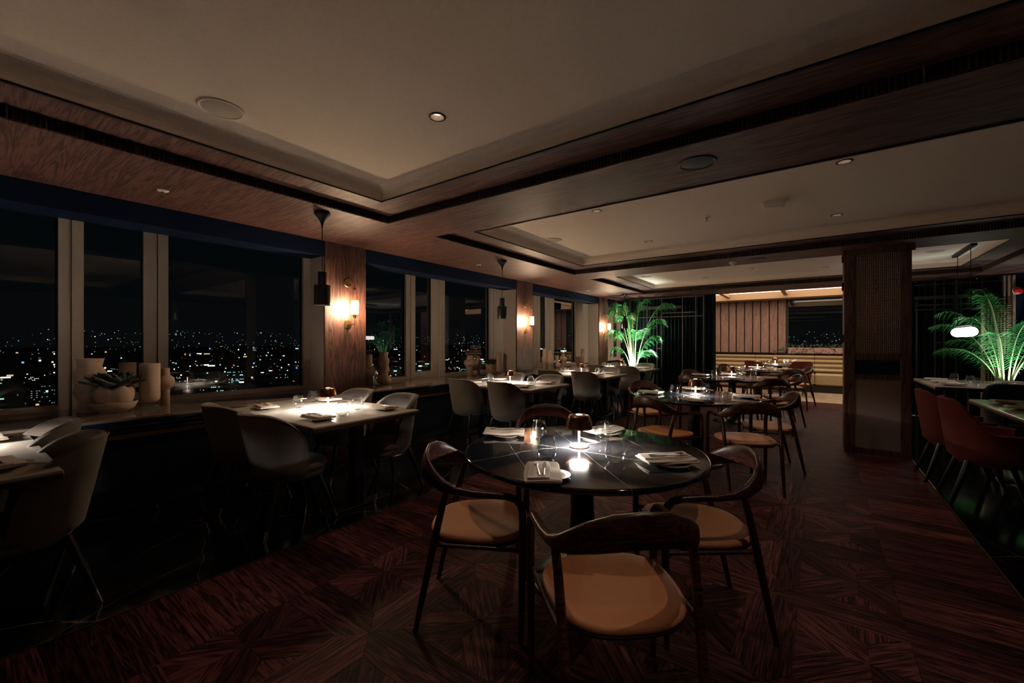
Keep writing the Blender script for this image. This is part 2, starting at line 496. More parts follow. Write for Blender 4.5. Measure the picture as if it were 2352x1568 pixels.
# ------------------------------------------------------------------ ceiling
sof = MB()
x0, x1 = COFFERS[0][0], COFFERS[0][1]
TOP = 2.80
sof.box(X_COL, x0, Y_BACK, Y_CURT+.35, Z_SOF, TOP)
sof.box(x1, X_RIGHT, Y_BACK, Y_CURT+.35, Z_SOF, TOP)
yy = [Y_BACK, COFFERS[0][2], COFFERS[0][3], COFFERS[1][2], COFFERS[1][3], COFFERS[2][2], COFFERS[2][3], Y_CURT+.35]
for a, b in ((0,1),(2,3),(4,5),(6,7)):
    sof.box(x0, x1, yy[a], yy[b], Z_SOF, TOP)
ceiling = struct(sof.build('ceiling', M['soffit']), 'dark walnut soffit framing three deep recessed ceiling coffers', 'ceiling')
DOWN = [(-1.80, 1.72), (.15, 1.72), (.15, .13), (-1.80, 3.90), (-1.80, 5.49), (.15, 3.90), (.15, 5.49),
        (-1.86, 7.70), (-1.87, 9.25), (.10, 7.70), (.10, 9.22)]
IN = .31
for ci, (a, b, c, d) in enumerate(COFFERS):
    # inner walnut ledge
    l = MB()
    l.box(a, a+IN, c, d, Z_LEDGE, TOP); l.box(b-IN, b, c, d, Z_LEDGE, TOP)
    l.box(a+IN, b-IN, c, c+IN, Z_LEDGE, TOP); l.box(a+IN, b-IN, d-IN, d, Z_LEDGE, TOP)
    l.build('coffer_ledge', M['soffit'], ceiling)
    # fluted band, ribs along the four sides of the step
    fl = MB(); pitch = .0225; h0, h1 = Z_SOF+.004, Z_LEDGE+.001
    fl.box(a, b, c, c+.004, h0, h1); fl.box(a, b, d-.004, d, h0, h1); fl.box(a, a+.004, c, d, h0, h1); fl.box(b-.004, b, c, d, h0, h1)
    k = a + .012
    while k < b - .012:
        for yy0, sg in ((c+.004, 1), (d-.004, -1)):
            fl.add([(k-.007,yy0,h0),(k,yy0+sg*.009,h0),(k+.007,yy0,h0),(k-.007,yy0,h1),(k,yy0+sg*.009,h1),(k+.007,yy0,h1)],
                   [(0,1,4,3),(1,2,5,4),(0,2,1)])
        k += pitch
    k = c + .012
    while k < d - .012:
        for xx0, sg in ((a+.004, 1), (b-.004, -1)):
            fl.add([(xx0,k-.007,h0),(xx0+sg*.009,k,h0),(xx0,k+.007,h0),(xx0,k-.007,h1),(xx0+sg*.009,k,h1),(xx0,k+.007,h1)],
                   [(0,1,4,3),(1,2,5,4),(0,2,1)])
        k += pitch
    stuff(fl.build('fluted_band', M['flute'], ceiling))
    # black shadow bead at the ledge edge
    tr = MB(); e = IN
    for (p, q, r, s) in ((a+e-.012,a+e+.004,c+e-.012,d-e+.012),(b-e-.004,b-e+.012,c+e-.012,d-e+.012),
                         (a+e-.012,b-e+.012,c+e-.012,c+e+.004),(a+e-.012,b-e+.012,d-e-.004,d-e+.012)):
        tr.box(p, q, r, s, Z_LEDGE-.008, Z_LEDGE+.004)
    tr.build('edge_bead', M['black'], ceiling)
    # plaster cove and flat ceiling with round openings for the spots
    def ring(ins, z):
        return [(a+ins, c+ins, z), (b-ins, c+ins, z), (b-ins, d-ins, z), (a+ins, d-ins, z)]
    prof = [(IN+.004, Z_LEDGE), (IN+.004, Z_LEDGE+.035)]
    for t in range(1, 7):
        an = PI/2*t/6
        prof.append((IN+.004+.08*(1-math.cos(an)), Z_LEDGE+.035+(Z_CEIL-Z_LEDGE-.035)*math.sin(an)))
    cv = MB()
    rings = [ring(i, z) for i, z in prof]
    cv.loft(rings, True, False, False)
    i2 = prof[-1][0]
    outer = [(a+i2,c+i2),(b-i2,c+i2),(b-i2,d-i2),(a+i2,d-i2)]
    holes = [p for p in DOWN if c+i2 < p[1] < d-i2 and a+i2 < p[0] < b-i2]
    vs = [Vector(p) for p in outer]; es = [(0,1),(1,2),(2,3),(3,0)]
    for hx, hy in holes:
        o0 = len(vs)
        vs += [Vector((hx+.040*math.cos(2*PI*t/20), hy+.040*math.sin(2*PI*t/20))) for t in range(20)]
        es += [(o0+t, o0+(t+1) % 20) for t in range(20)]
    rv, re_, rf, *_x = mgeo.delaunay_2d_cdt(vs, es, [], 0, 1e-5)
    tri = []
    for f in rf:
        mx = sum(rv[i].x for i in f)/len(f); my = sum(rv[i].y for i in f)/len(f)
        if not any((mx-hx)**2 + (my-hy)**2 < .038**2 for hx, hy in holes): tri.append(tuple(f))
    cv.add([(v.x, v.y, Z_CEIL) for v in rv], tri)
    cv.build('plaster_cove', M['plaster'], ceiling)
    MB().box(a, b, c, d, TOP, TOP+.02).build('coffer_lid', M['black'], ceiling)

# bulkhead over the windows, columns, reveals
struct(MB().box(X_FAS, X_COL, Y_BACK, Y_CURT+.35, 2.325, Z_SOF+.02).build('wall_bulkhead', M['navy']), 'navy painted bulkhead running above the windows', 'wall')
struct(MB().box(-5.75, X_FAS+.01, Y_BACK, Y_FAR, 2.56, 2.62).build('ceiling_window_recess', M['navy']), 'navy ceiling of the window recess', 'ceiling')
names = ['farthest from the palm', 'second from the palm', 'next to the palm']
for i, (a, b) in enumerate(COLUMNS):
    c = thing('wall_column', 'walnut veneered wall column with a glass wall lamp, %s' % names[i], 'column', (X_COL, (a+b)/2, 0))
    struct(c)
    h = (b-a)/2
    MB().box(-.02, .006, -h, h, 0, Z_SOF).build('veneer_panel', M['column'], c)
    MB().box(X_FAS-X_COL, -.02, -h+.004, h-.004, 0, Z_SOF).build('reveal', M['beige'], c)

# window wall: dado, sill, frames, glass
wl = struct(MB().box(X_COL-.10, X_COL-.02, Y_BACK, Y_CURT, 0, .73).build('wall_left', M['navyfab']), 'navy panelled dado below the window sill', 'wall')
MB().box(-4.48, -4.452, Y_BACK, Y_CURT, .59, .622).build('dado_rail', M['brassdark'], wl)
for k in range(3):
    z = .645 + k*.036
    b = MB(); n = 8
    for s in range(2):
        pass
    prof = [(-4.485 + .028*math.sin(PI*t/n), z - .018 + .036*t/n) for t in range(n+1)]
    rings = [[(p[0], yv, p[1]) for p in prof] + [(-4.49, yv, z+.018), (-4.49, yv, z-.018)] for yv in (Y_BACK, Y_CURT)]
    b.loft(rings, True, True, True)
    b.build('bolster_roll', M['navyfab'], wl)
MB().box(-4.49, -4.462, Y_BACK, Y_CURT, .02, .57).build('dado_panel', M['navyfab'], wl)
struct(MB().bevbox(-5.50, -4.445, Y_BACK, Y_CURT, .731, .755, .003).build('window_sill_slab', M['sill']), 'deep glossy brown stone sill along the whole window wall', 'sill')
# mullion (y0,y1), sash (y0,y1), pier (y0,y1)
BAYS = [((.622,.779), (.779,1.202), (1.202,1.395), (2.804,3.25)),
        ((4.49,4.672), (4.672,5.06), (5.06,5.355), (6.652,7.12)),
        ((8.274,8.541), (8.541,8.831), (8.831,9.199), (10.387,11.2)),
        ((12.566,12.986), (12.986,13.35), (13.35,13.6), (14.4,14.6))]
ZT = 2.56
prev = -1.6
wnames = ['beside the column farthest from the palm', 'between the two columns farther from the palm',
          'between the two columns nearer the palm', 'behind the palm']
for i, (ma, sa_, mb_, pi_) in enumerate(BAYS):
    w = thing('window_%d' % (i+1), 'tall window bay with cream frames over the night city, %s' % wnames[i], 'window', (X_WIN, ma[0], .755))
    struct(w)
    def L_(yv): return yv - ma[0]
    def mull(y0, y1, half):
        b = MB()
        ym = y0 + (y1-y0)*half
        b.box(-.07, 0, L_(y0), L_(ym)-.004, 0, ZT-.755)
        b.box(-.07, -.015, L_(ym)-.004, L_(ym)+.004, 0, ZT-.755)
        b.box(-.07, .012, L_(ym)+.004, L_(y1), 0, ZT-.755)
        return b.build('mullion', M['beige'], w)
    mull(*ma, .5); mull(*mb_, .55)
    b = MB(); b.box(-.12, 0, L_(pi_[0]), L_(pi_[0])+.10, 0, ZT-.755); b.box(-.12, -.012, L_(pi_[0])+.10, L_(pi_[0])+.108, 0, ZT-.755)
    b.box(-.12, .002, L_(pi_[0])+.108, L_(pi_[1]), 0, ZT-.755); b.build('jamb', M['beige'], w)
    for y0, y1 in ((prev, ma[0]), (mb_[1], pi_[0])):
        f = MB(); f.box(-.06, 0, L_(y0), L_(y1), 0, .030); f.box(-.06, -.02, L_(y0), L_(y1), .030, .045)
        f.build('bottom_frame', M['beige'], w)
        g = MB(); g.box(-.070, -.064, L_(y0)-.02, L_(y1)+.02, .03, ZT-.755); g.build('pane', M['window'], w)
        j = MB()
        for yv in (y0, y1-.012): j.box(-.075, -.045, L_(yv), L_(yv)+.012, .045, ZT-.755)
        j.build('gasket', M['navy'], w)
    y0, y1 = sa_
    f = MB(); f.box(-.06, -.006, L_(y0), L_(y1), .022, .108); f.box(-.06, 0, L_(y0), L_(y1), 0, .018)
    f.build('sash_rail', M['beige'], w)
    MB().box(-.070, -.064, L_(y0)-.01, L_(y1)+.01, .10, ZT-.755).build('sash_pane', M['window'], w)
    j = MB(); j.box(-.06, -.04, L_(y0), L_(y0)+.008, .108, ZT-.755); j.box(-.06, -.04, L_(y1)-.008, L_(y1), .108, ZT-.755)
    j.build('gasket', M['navy'], w)
    prev = pi_[1]
struct(MB().box(-5.75, -5.42, Y_BACK, -1.6, 0, 2.6).build('wall_window_end', M['beige']), 'cream wall end beside the windows', 'wall')
struct(MB().box(-5.62, -5.45, Y_BACK, Y_FAR+.2, -.3, .732).build('wall_parapet', M['navy']), 'wall below the windows', 'wall')

# remaining shell, out of the photograph or far behind
struct(MB().box(-5.75, X_RIGHT+.1, Y_BACK-.1, Y_BACK, 0, 2.8).build('wall_back', M['linen']), 'plain dark wall behind the first tables', 'wall')
struct(MB().box(X_RIGHT, X_RIGHT+.1, Y_BACK, Y_FAR+.2, 0, 2.8).build('wall_right', M['column']), 'dark timber wall of the alcove', 'wall')

# ------------------------------------------------------------------ far room
XA = on_y(1806, 785, Y_FAR-.05)[0]
wf = struct(MB().box(-5.75, XA, Y_FAR, Y_FAR+.15, 0, 2.8).build('wall_far', M['soil']), 'far wall clad with wide timber boards behind the banquette', 'wall')
gx = [on_y(p, 785, Y_FAR-.05)[0] for p in (1618,1636,1655,1674,1691,1710,1728.6,1747,1767,1786.5,1806)]
for a, b in zip(gx[:-1], gx[1:]):
    MB().bevbox(a+.014, b-.014, Y_FAR-.05, Y_FAR+.01, 1.04, 2.7, .006).build('board', M['farslat'], wf)
xa = gx[-1]
struct(MB().box(xa, X_RIGHT, Y_FAR, Y_FAR+.15, 0, 1.17).build('wall_far_parapet', M['soil']), 'low wall under the far window', 'wall')
struct(MB().box(xa, X_RIGHT, Y_FAR, Y_FAR+.15, 2.62, 2.8).build('wall_far_header', M['soil']), 'header above the far window', 'wall')
wfw = struct(thing('window_5', 'wide dark window above the planter in the far room', 'window', (xa, Y_FAR, 1.17)))
MB().box(.02, X_RIGHT-xa, .05, .056, 0, 1.45).build('pane', M['window'], wfw)
b = MB(); b.box(0, .05, 0, .1, 0, 1.45); b.box(0, X_RIGHT-xa, 0, .1, 0, .03); b.box(1.6, 1.65, 0, .1, 0, 1.45)
b.build('frame', M['soil'], wfw)
struct(MB().box(-5.75, X_RIGHT, Y_CURT+.35, Y_FAR, 2.80, 2.85).build('ceiling_far', M['plaster']), 'pale ceiling of the far room', 'ceiling')
tb = MB(); tb.box(-4.4, X_RIGHT, 14.0, Y_FAR, 2.60, 2.80); tb.box(-4.4, X_RIGHT, Y_CURT+.35, 11.15, 2.62, 2.80)
for x in (-3.6, -2.2, -.75, .7, 2.1): tb.box(x-.05, x+.05, 11.15, 14.0, 2.68, 2.80)
struct(tb.build('trim_3', M['tan']), 'tan frame around the lit ceiling panels of the far room', 'ceiling trim')
lp = thing('ceiling_light_panel', 'large glowing ceiling panel divided by tan bars above the banquette', 'ceiling light', (0, 12.6, 2.78))
for x0, x1 in ((-4.35,-3.66), (-3.54,-2.26), (-2.14,-.81), (-.69,.64), (.76,2.04), (2.16,3.3)):
    MB().box(x0, x1, -1.42, 1.37, 0, .015).build('diffuser', M['e_panel'], lp)

bq = thing('banquette', 'long olive leather banquette with horizontal channelled back in the far room', 'banquette', (-.8, 13.98, 0))
cuts = [-3.2] + [on_y(p, 850, 14.2)[0]+.8 for p in (1733, 1871)] + [2.0, 3.6]
for a, b_ in zip(cuts[:-1], cuts[1:]):
    for k in range(4):
        z0 = .51 + k*.123
        prof = [(.42 - .055*math.sin(PI*t/8), z0 + .123*t/8) for t in range(9)]
        m = MB().loft([[(x, p[0], p[1]) for p in prof] + [(x, .5, z0+.123), (x, .5, z0)] for x in (a+.004, b_-.004)])
        m.build('back_roll', M['olive'], bq)
    MB().bevbox(a+.004, b_-.004, -.15, .42, .20, .50, .03).build('seat_cushion', M['olive'], bq)
MB().box(cuts[0], cuts[-1], -.10, .5, .0, .20).build('plinth', M['soil'], bq)
MB().bevbox(cuts[0], cuts[-1], .36, .56, 1.005, 1.035, .004).build('ledge', M['darkstone'], bq)
pl = thing('window_planter', 'pink painted planter box with trailing greenery under the far window', 'planter', (xa+.05, 14.47, 1.036))
MB().bevbox(0, 2.6, -.12, .06, 0, .16, .005).build('box', M['pinkplaster'], pl)
lf = MB(); rr = random.Random(3)
for k in range(420):
    x = rr.uniform(-.35, 2.6); hang = rr.random() < .35
    z = rr.uniform(.14, .27) if not hang else rr.uniform(-.02, .16)
    if x < 0: z = max(.0, .2 + x*.55 + rr.uniform(-.05,.05))
    y0 = -.05 + rr.uniform(-.06,.05) if not hang else -.13 - rr.random()*.02
    a = rr.uniform(0, 6.28); s = rr.uniform(.02, .04); tilt = rr.uniform(-.5,.5)
    lf.add([(x,y0,z),(x+s*math.cos(a),y0+s*.4*math.sin(a),z+s*.5),(x+2*s*math.cos(a),y0+s*.6*math.sin(a),z+s*tilt),(x+s*math.cos(a)*.9,y0+.004,z-s*.5)], [(0,1,2,3)])
stuff(lf.build('foliage', M['succ'], pl))

# ------------------------------------------------------------------ pillar with rope panel
pl = thing('pillar', 'square walnut framed pillar with woven rope panel and linen panel', 'pillar', (.253, 6.65, 0))
pw = .617
MB().box(.004, pw-.004, .03, .50, 0, Z_SOF).build('core', M['pillar'], pl)
for x0, x1 in ((0, .105), (pw-.097, pw)): MB().bevbox(x0, x1, 0, .035, 0, Z_SOF-.0, .003).build('stile', M['pillar'], pl)
for z0, z1 in ((0,.07),(.905,.965),(1.14,1.219),(2.445,2.49)): MB().box(.105, pw-.097, .004, .034, z0, z1).build('rail', M['pillar'], pl)
MB().bevbox(-.02, pw+.03, -.02, .0, 2.42, 2.49, .004).build('capital', M['pillar'], pl)
MB().box(.105, pw-.097, .018, .031, .07, .905).build('linen_panel', M['linen'], pl)
MB().box(.105, pw-.097, .025, .032, .965, 1.14).build('navy_niche', M['navy'], pl)
MB().box(.105, pw-.097, .026, .032, 1.219, 2.445).build('backing', M['soil'], pl)
rp = MB(); nr = 24; wv = (pw-.097-.105)/nr
for k in range(nr):
    cx = .105 + wv*(k+.5); st = 64
    for strand in (0, PI):
        pts = [(cx + .0042*math.cos(PI*j*.62+strand), .016 + .0042*math.sin(PI*j*.62+strand), 1.221 + 1.222*j/st) for j in range(st+1)]
        rp.tube(pts, .0058, 5, False)
stuff(rp.build('rope_panel', M['rope'], pl))
for z in (1.40, 2.05, 2.40): MB().bevbox(-.022, 0, .02, .06, z-.05, z+.05, .004).build('hinge', M['black'], pl)

# ------------------------------------------------------------------ curtains and bar screens
def curtain(name, label, x0, x1, y, z0, z1, fold=.085, amp=.032):
    c = thing(name, label, 'curtain', ((x0+x1)/2, y, 0))
    n = int((x1-x0)/fold*8); front = []; back = []
    rr = random.Random(int(x0*100)); ph = 0
    pts = []
    for i in range(n+1):
        x = x0 + (x1-x0)*i/n - (x0+x1)/2
        ph += 2*PI/8*(1+rr.uniform(-.12,.12))
        pts.append((x, amp*math.sin(ph) + amp*.25*math.sin(ph*.31)))
    rings = [[(x, yv, z) for x, yv in pts] for z in (z0, z1)]
    b = MB(); b.loft(rings, False, False, True)
    b.loft([[(x, yv+.006, z) for x, yv in pts] for z in (z0, z1)], False, False, True)
    b.build('drape', M['curtain'], c)
    MB().box(-(x1-x0)/2, (x1-x0)/2, -.03, .03, z1, z1+.02).build('curtain_track', M['black'], c)
    return c
curtain('curtain', 'dark green velvet curtain in heavy folds behind the palm by the window', -4.15, -1.93, Y_CURT, .01, 2.46)
curtain('curtain', 'dark green velvet curtain behind the palm beside the linear lamp', 1.1, 2.62, Y_CURT+.06, .01, 2.46)
def screen(name, label, vs, hs, y):
    """vs: (pixel column, z0, z1, half width); hs: (pixel row, px0, px1, half height)"""
    xs = [on_y(v[0], 785, y)[0] for v in vs]
    ox = sum(xs)/len(xs)
    s = thing(name, label, 'screen', (ox, y, 0))
    for v, x in zip(vs, xs): MB().box(x-v[3]-ox, x+v[3]-ox, -.012, .012, v[1], v[2]).build('upright_bar', M['bars'], s)
    for h in hs:
        x0 = on_y(h[1], h[0], y)[0]; x1, z = on_y(h[2], h[0], y)
        MB().box(x0-ox, x1-ox, -.010, .010, z-h[3], z+h[3]).build('cross_bar', M['bars'], s)
    return s
screen('bar_screen', 'slender bronze bar screen in front of the curtain by the window palm',
       [(1446,0,2.45,.012),(1487,0,2.45,.010),(1509,0,2.1,.010),(1520,0,2.45,.012),(1567.7,0,2.45,.012),(1598,0,2.45,.012),(1616,0,2.45,.016)],
       [(679,1446,1616,.012),(704,1467,1567,.035),(716,1520,1598,.012),(724.5,1446,1616,.012),(786,1509,1520,.012),(800,1509,1520,.012)], Y_CURT-.12)
screen('bar_screen', 'slender bronze bar screen in front of the curtain in the alcove',
       [(2105,0,2.1,.012),(2147,0,2.45,.012),(2168,0,2.45,.012),(2195.4,0,2.45,.010),(2256,0,2.45,.010)],
       [(644,2100,2300,.012),(676,2100,2300,.03),(693,2100,2320,.012),(705,2100,2320,.012),(786.6,2147,2168,.010),(806,2147,2168,.010)], Y_CURT-.12)
xa2 = [on_y(p, 785, Y_CURT-.2)[0] for p in (2303, 2313, 2324, 2336)]
pp = thing('timber_pilaster', 'narrow pale timber pilaster of three strips beside the alcove curtain', 'pilaster', (xa2[0], Y_CURT-.16, 0))
for a, b_ in zip(xa2[:-1], xa2[1:]): MB().bevbox(a-xa2[0]+.012, b_-xa2[0]-.012, -.04, 0, 0, 2.46, .004).build('strip', M['farslat'], pp)
MB().box(0, xa2[-1]-xa2[0], 0, .1, 0, 2.46).build('backing', M['soil'], pp)
x0, z1 = on_y(2263, 700, Y_CURT-.26); x1, _ = on_y(2322, 700, Y_CURT-.26)
gp = thing('lattice_panel', 'open square lattice panel behind the alcove palm', 'lattice', (x0, Y_CURT-.26, 0))
b = MB(); k = 0
while k*.036 < (x1-x0): b.box(k*.036-.004, k*.036+.004, -.004, .004, .3, z1); k += 1
stuff(b.build('upright_laths', M['tan'], gp))
b = MB(); z = .3
while z < z1: b.box(0, x1-x0, -.008, 0, z-.004, z+.004); z += .036
stuff(b.build('cross_laths', M['tan'], gp))
MB().box(-.05, -.004, -.02, .02, 0, z1+.02).build('frame_post', M['tan'], gp)
yb, zb = Y_CURT-.22, 0
xr, zr = on_y(2338, 667, Y_CURT-.22)
fa = thing('fire_alarm', 'red wall mounted fire alarm sounder near the alcove curtain', 'alarm', (xr, Y_CURT-.22, zr))
MB().lathe([(.055,0),(.055,.03),(.045,.045),(.02,.05),(.0,.05)], 20).build('body', M['redplastic'], fa)
MB().lathe([(.06,-.012),(.06,0)], 20).build('base', M['white'], fa)
fa.rotation_euler = (R(90), 0, 0)
MB().box(xa2[-1], X_RIGHT, Y_CURT-.20, Y_CURT+.1, 0, Z_SOF).build('wall_alcove', M['navy'])
w_ = bpy.data.objects['wall_alcove']; struct(w_, 'dark wall closing the alcove beside the curtain', 'wall')

# ------------------------------------------------------------------ city outside
struct(MB().add([(-14000,-9000,-125),(9000,-9000,-125),(9000,14000,-125),(-14000,14000,-125)], [(0,1,2,3)]).build('ground_city', M['ground']), 'dark city ground far below the tower windows', 'ground')
def ground_z(d): return -118 + .047*max(0, d-2600)
cr = random.Random(11)
sets = [MB() for _ in CITY]
def light_quad(mb, az, d, z, w, h):
    """small upright lit panel facing the tower"""
    cx, cy = math.sin(az)*d, math.cos(az)*d
    tx, ty = math.cos(az)*w/2, -math.sin(az)*w/2
    nx, ny = math.sin(az)*w*.2, math.cos(az)*w*.2
    vs = [(cx-tx,cy-ty,z),(cx+tx,cy+ty,z),(cx+tx,cy+ty,z+h),(cx-tx,cy-ty,z+h)]
    mb.add(vs + [(p[0]+nx,p[1]+ny,p[2]) for p in vs], [(0,1,2,3),(5,4,7,6),(3,2,6,7)])
for k in range(2600):
    az = R(cr.uniform(-125, 14))
    d = 10 ** cr.uniform(math.log10(640), math.log10(5200))
    if cr.random() < .22: d = cr.uniform(3000, 8200)
    far = d > 3600
    q = cr.random()
    i = 5 if q < (.80 if far else .46) else 0 if q < (.90 if far else .68) else 1 if q < .80 else 2 if q < .90 else 4 if q < .94 else 3 if q < .98 else 6
    s = d/963.0 * (cr.uniform(.6, 1.3) if (i == 5 or far) else cr.uniform(1.0, 2.6))
    w = s * (1 if far or i in (3, 6) else cr.choice((1,1,1,1,1.4,3.0,5.0)))
    light_quad(sets[i], az, d, ground_z(d) + cr.uniform(2, 26), w, s)
nm = ['white', 'cyan', 'amber', 'blue', 'green', 'faint', 'red']
for i, mb in enumerate(sets):
    o = stuff(mb.build('city_lights', CITY[i])); tag(o, 'scattered %s points of light across the night city outside' % nm[i], 'city lights')
for k in range(46):
    az = R(-118 + k*2.9 + cr.uniform(-1.2, 1.2)); d = cr.uniform(650, 1900)
    w = cr.uniform(22, 55); h = cr.uniform(18, 60)
    bd = thing('city_building', 'dark far-off city block with a few rows of lit windows beyond the glass', 'building',
               (math.sin(az)*d, math.cos(az)*d, -125), -az, 'far city blocks')
    MB().box(-w/2, w/2, 0, w*.6, 0, h).build('block', M['bldg'], bd)
    win = MB(); rows = int(h/4.2)
    for r_ in range(1, rows):
        if cr.random() < .5: continue
        x = -w/2 + 2
        while x < w/2 - 3:
            if cr.random() < .33: win.box(x, x+2.0, -.3, -.05, r_*4.2, r_*4.2+1.6)
            x += 3.4
    if win.v: stuff(win.build('lit_windows', CITY[cr.choice((0,1,2,4,5,5,5))], bd))

# ------------------------------------------------------------------ wooden armchair at the round tables
def make_armchair():
    t = thing('wooden_armchair', 'x', 'chair')
    # one continuous arm and back rail: station = (x, y, z, half thickness, half height, tangent)
    half = [(-.270,.238,.555,.0165,.0165),(-.2702,.236,.600,.0165,.0165),(-.270,.226,.632,.0165,.017),(-.269,.205,.652,.0165,.0165),
            (-.268,.165,.663,.0165,.0155),(-.266,.09,.667,.0165,.0155),(-.263,.01,.669,.0165,.016),(-.255,-.07,.677,.0165,.019),
            (-.240,-.135,.694,.0165,.028),(-.210,-.19,.722,.0155,.038),(-.158,-.234,.752,.014,.047),(-.09,-.259,.772,.013,.053),(0,-.268,.780,.013,.054)]
    st = half + [(-a,b,c,d,e) for a,b,c,d,e in half[-2::-1]]
    P = [Vector(s[:3]) for s in st]; rings = []; n = 14
    for i, s in enumerate(st):
        tg = (P[min(i+1,len(P)-1)] - P[max(i-1,0)]).normalized()
        out = Vector((s[0], s[1]-.02, 0)).normalized()          # horizontal outward
        nrm = (out - tg*out.dot(tg)).normalized()
        upv = tg.cross(nrm)
        if upv.z < 0 and abs(tg.z) < .8: upv = -upv
        if i == 0: ref = upv
        if upv.dot(ref) < 0: upv = -upv
        ref = upv
        lean = nrm*.0
        ring = []
        for k in range(n):
            a = 2*PI*k/n; ca, sa = math.cos(a), math.sin(a)
            sx = math.copysign(abs(ca)**.8, ca)*s[3]; sy = math.copysign(abs(sa)**.8, sa)*s[4]
            ring.append(P[i] + nrm*(sx + max(0,(s[4]-.02))*.30*sa) + upv*sy)
        rings.append(ring)
    MB().loft(rings).build('backrest', M['walnut'], t)
    for s in (-1, 1):
        MB().tube([(s*.270,.238,.57),(s*.270,.237,.42),(s*.268,.234,.2),(s*.266,.230,0)], [.0168,.017,.0155,.012], 10).build('leg', M['walnut'], t)
        MB().tube([(s*.246,-.110,.682),(s*.241,-.135,.60),(s*.236,-.175,.43),(s*.228,-.225,.2),(s*.2225,-.268,0)], [.015,.0165,.0175,.0155,.012], 10).build('leg', M['walnut'], t)
    def outline(k, grow=0):
        a = 2*PI*k/40; ca, sa = math.cos(a), math.sin(a)
        x = math.copysign(abs(ca)**.72, ca); y = math.copysign(abs(sa)**.72, sa)
        wy = .262 - .022*(1-y)*.8
        return ((wy+grow)*x, .010 + (.240+grow)*y)
    sm = MB()
    def rg(grow, z, dish=0): 
        return [(*outline(k,grow), z) for k in range(40)]
    sm.loft([rg(-.012,.428), rg(0,.433), rg(.002,.445), rg(-.004,.456), rg(-.02,.461), rg(-.09,.457), rg(-.17,.452)], True, True, True)
    s_ = sm.build('seat', M['leather'], t)
    MB().loft([rg(-.03,.412), rg(-.004,.416), rg(.001,.428), rg(-.012,.431)], True, True, True).build('seat_shell', M['seatunder'], t)
    for s in (-1, 1):
        MB().tube([(s*.266,.228,.420),(s*.236,-.176,.420)], .010, 8).build('side_rail', M['walnut'], t)
    MB().tube([(-.266,.215,.414),(.266,.215,.414)], .010, 8).build('front_rail', M['walnut'], t)
    return t

# ------------------------------------------------------------------ upholstered barrel chairs
def make_barrel(name, mat, legmat, rim, side_drop, wrap, r0, r1, top, tips, arm=False, lean=.0):
    t = thing(name, 'x', 'chair')
    n = 34; z0 = .338
    def shell(off, zc=0):
        rows = []
        for j in range(9):
            row = []
            for i in range(n+1):
                a = -wrap + 2*wrap*i/n                     # 0 = straight back
                q = abs(a)/wrap
                if arm:
                    e = min(1, max(0, (q-.22)/.40)); e = e*e*(3-2*e); zt = top - side_drop*e
                else:
                    e = max(0, (q-.30)/.70); zt = top - side_drop*(1-math.sqrt(max(0,1-e*e)))
                f = j/8.0
                z = z0 + (zt-zc - z0)*f
                g = (z - z0)/(top - z0)
                r = r0 + (r1-r0)*g**.8 - off - .055*max(0, 1-(z-z0)/.07)**2
                row.append((r*1.02*math.sin(a), -r*math.cos(a)*(.98) - lean*g*max(0, math.cos(a*.8)), z))
            rows.append(row)
        return rows
    th = .042
    o_, i_ = shell(0), shell(th)
    m = MB()
    m.loft(o_, False, False, True); m.loft([r[::-1] for r in i_], False, False, True)
    mid = [((a[0]+b[0])/2, (a[1]+b[1])/2, a[2]+.014) for a, b in zip(o_[-1], i_[-1])]
    m.loft([o_[-1], mid, i_[-1]], False, False, True)
    m.loft([i_[0], o_[0]], False, False, True)
    for e in (0, -1):
        m.loft([[r[e] for r in o_], [r[e] for r in i_]], False, False, False)
    m.build('backrest', mat, t)
    # piping along the rim
    MB().tube([(a[0]*1.004, a[1]*1.004, a[2]+.002) for a in o_[-1]], .0045, 6).build('piping', mat, t)
    def outl(k, grow):
        a = 2*PI*k/36; ca, sa = math.cos(a), math.sin(a)
        x = math.copysign(abs(ca)**.85, ca); y = math.copysign(abs(sa)**.85, sa)
        return ((.225+grow)*x, .03 + (.228+grow)*y)
    rg = lambda g, z: [(*outl(k,g), z) for k in range(36)]
    MB().loft([rg(-.05,.345), rg(-.018,.352), rg(-.004,.375), rg(-.002,.405)], True, True, True).build('seat_base', mat, t)
    MB().loft([rg(-.004,.405), rg(.008,.415), rg(.012,.435), rg(.002,.458), rg(-.03,.470), rg(-.12,.474)], True, True, True).build('seat_cushion', mat, t)
    for sx in (-1, 1):
        for sy, ty in ((1, .262), (-1, -.270)):
            top_ = Vector((sx*.150, sy*.150, .37)); bot = Vector((sx*.222, ty, 0))
            k = bot + (top_-bot)*.18
            if tips:
                lg = MB().tube([top_, k], [.021, .0145], 10).build('leg', legmat, t)
                MB().tube([k, bot], [.0148, .012], 10).build('metal_tip', M['steel'], lg)
            else:
                MB().tube([top_, bot], [.024, .015], 10).build('leg', legmat, t)
    return t

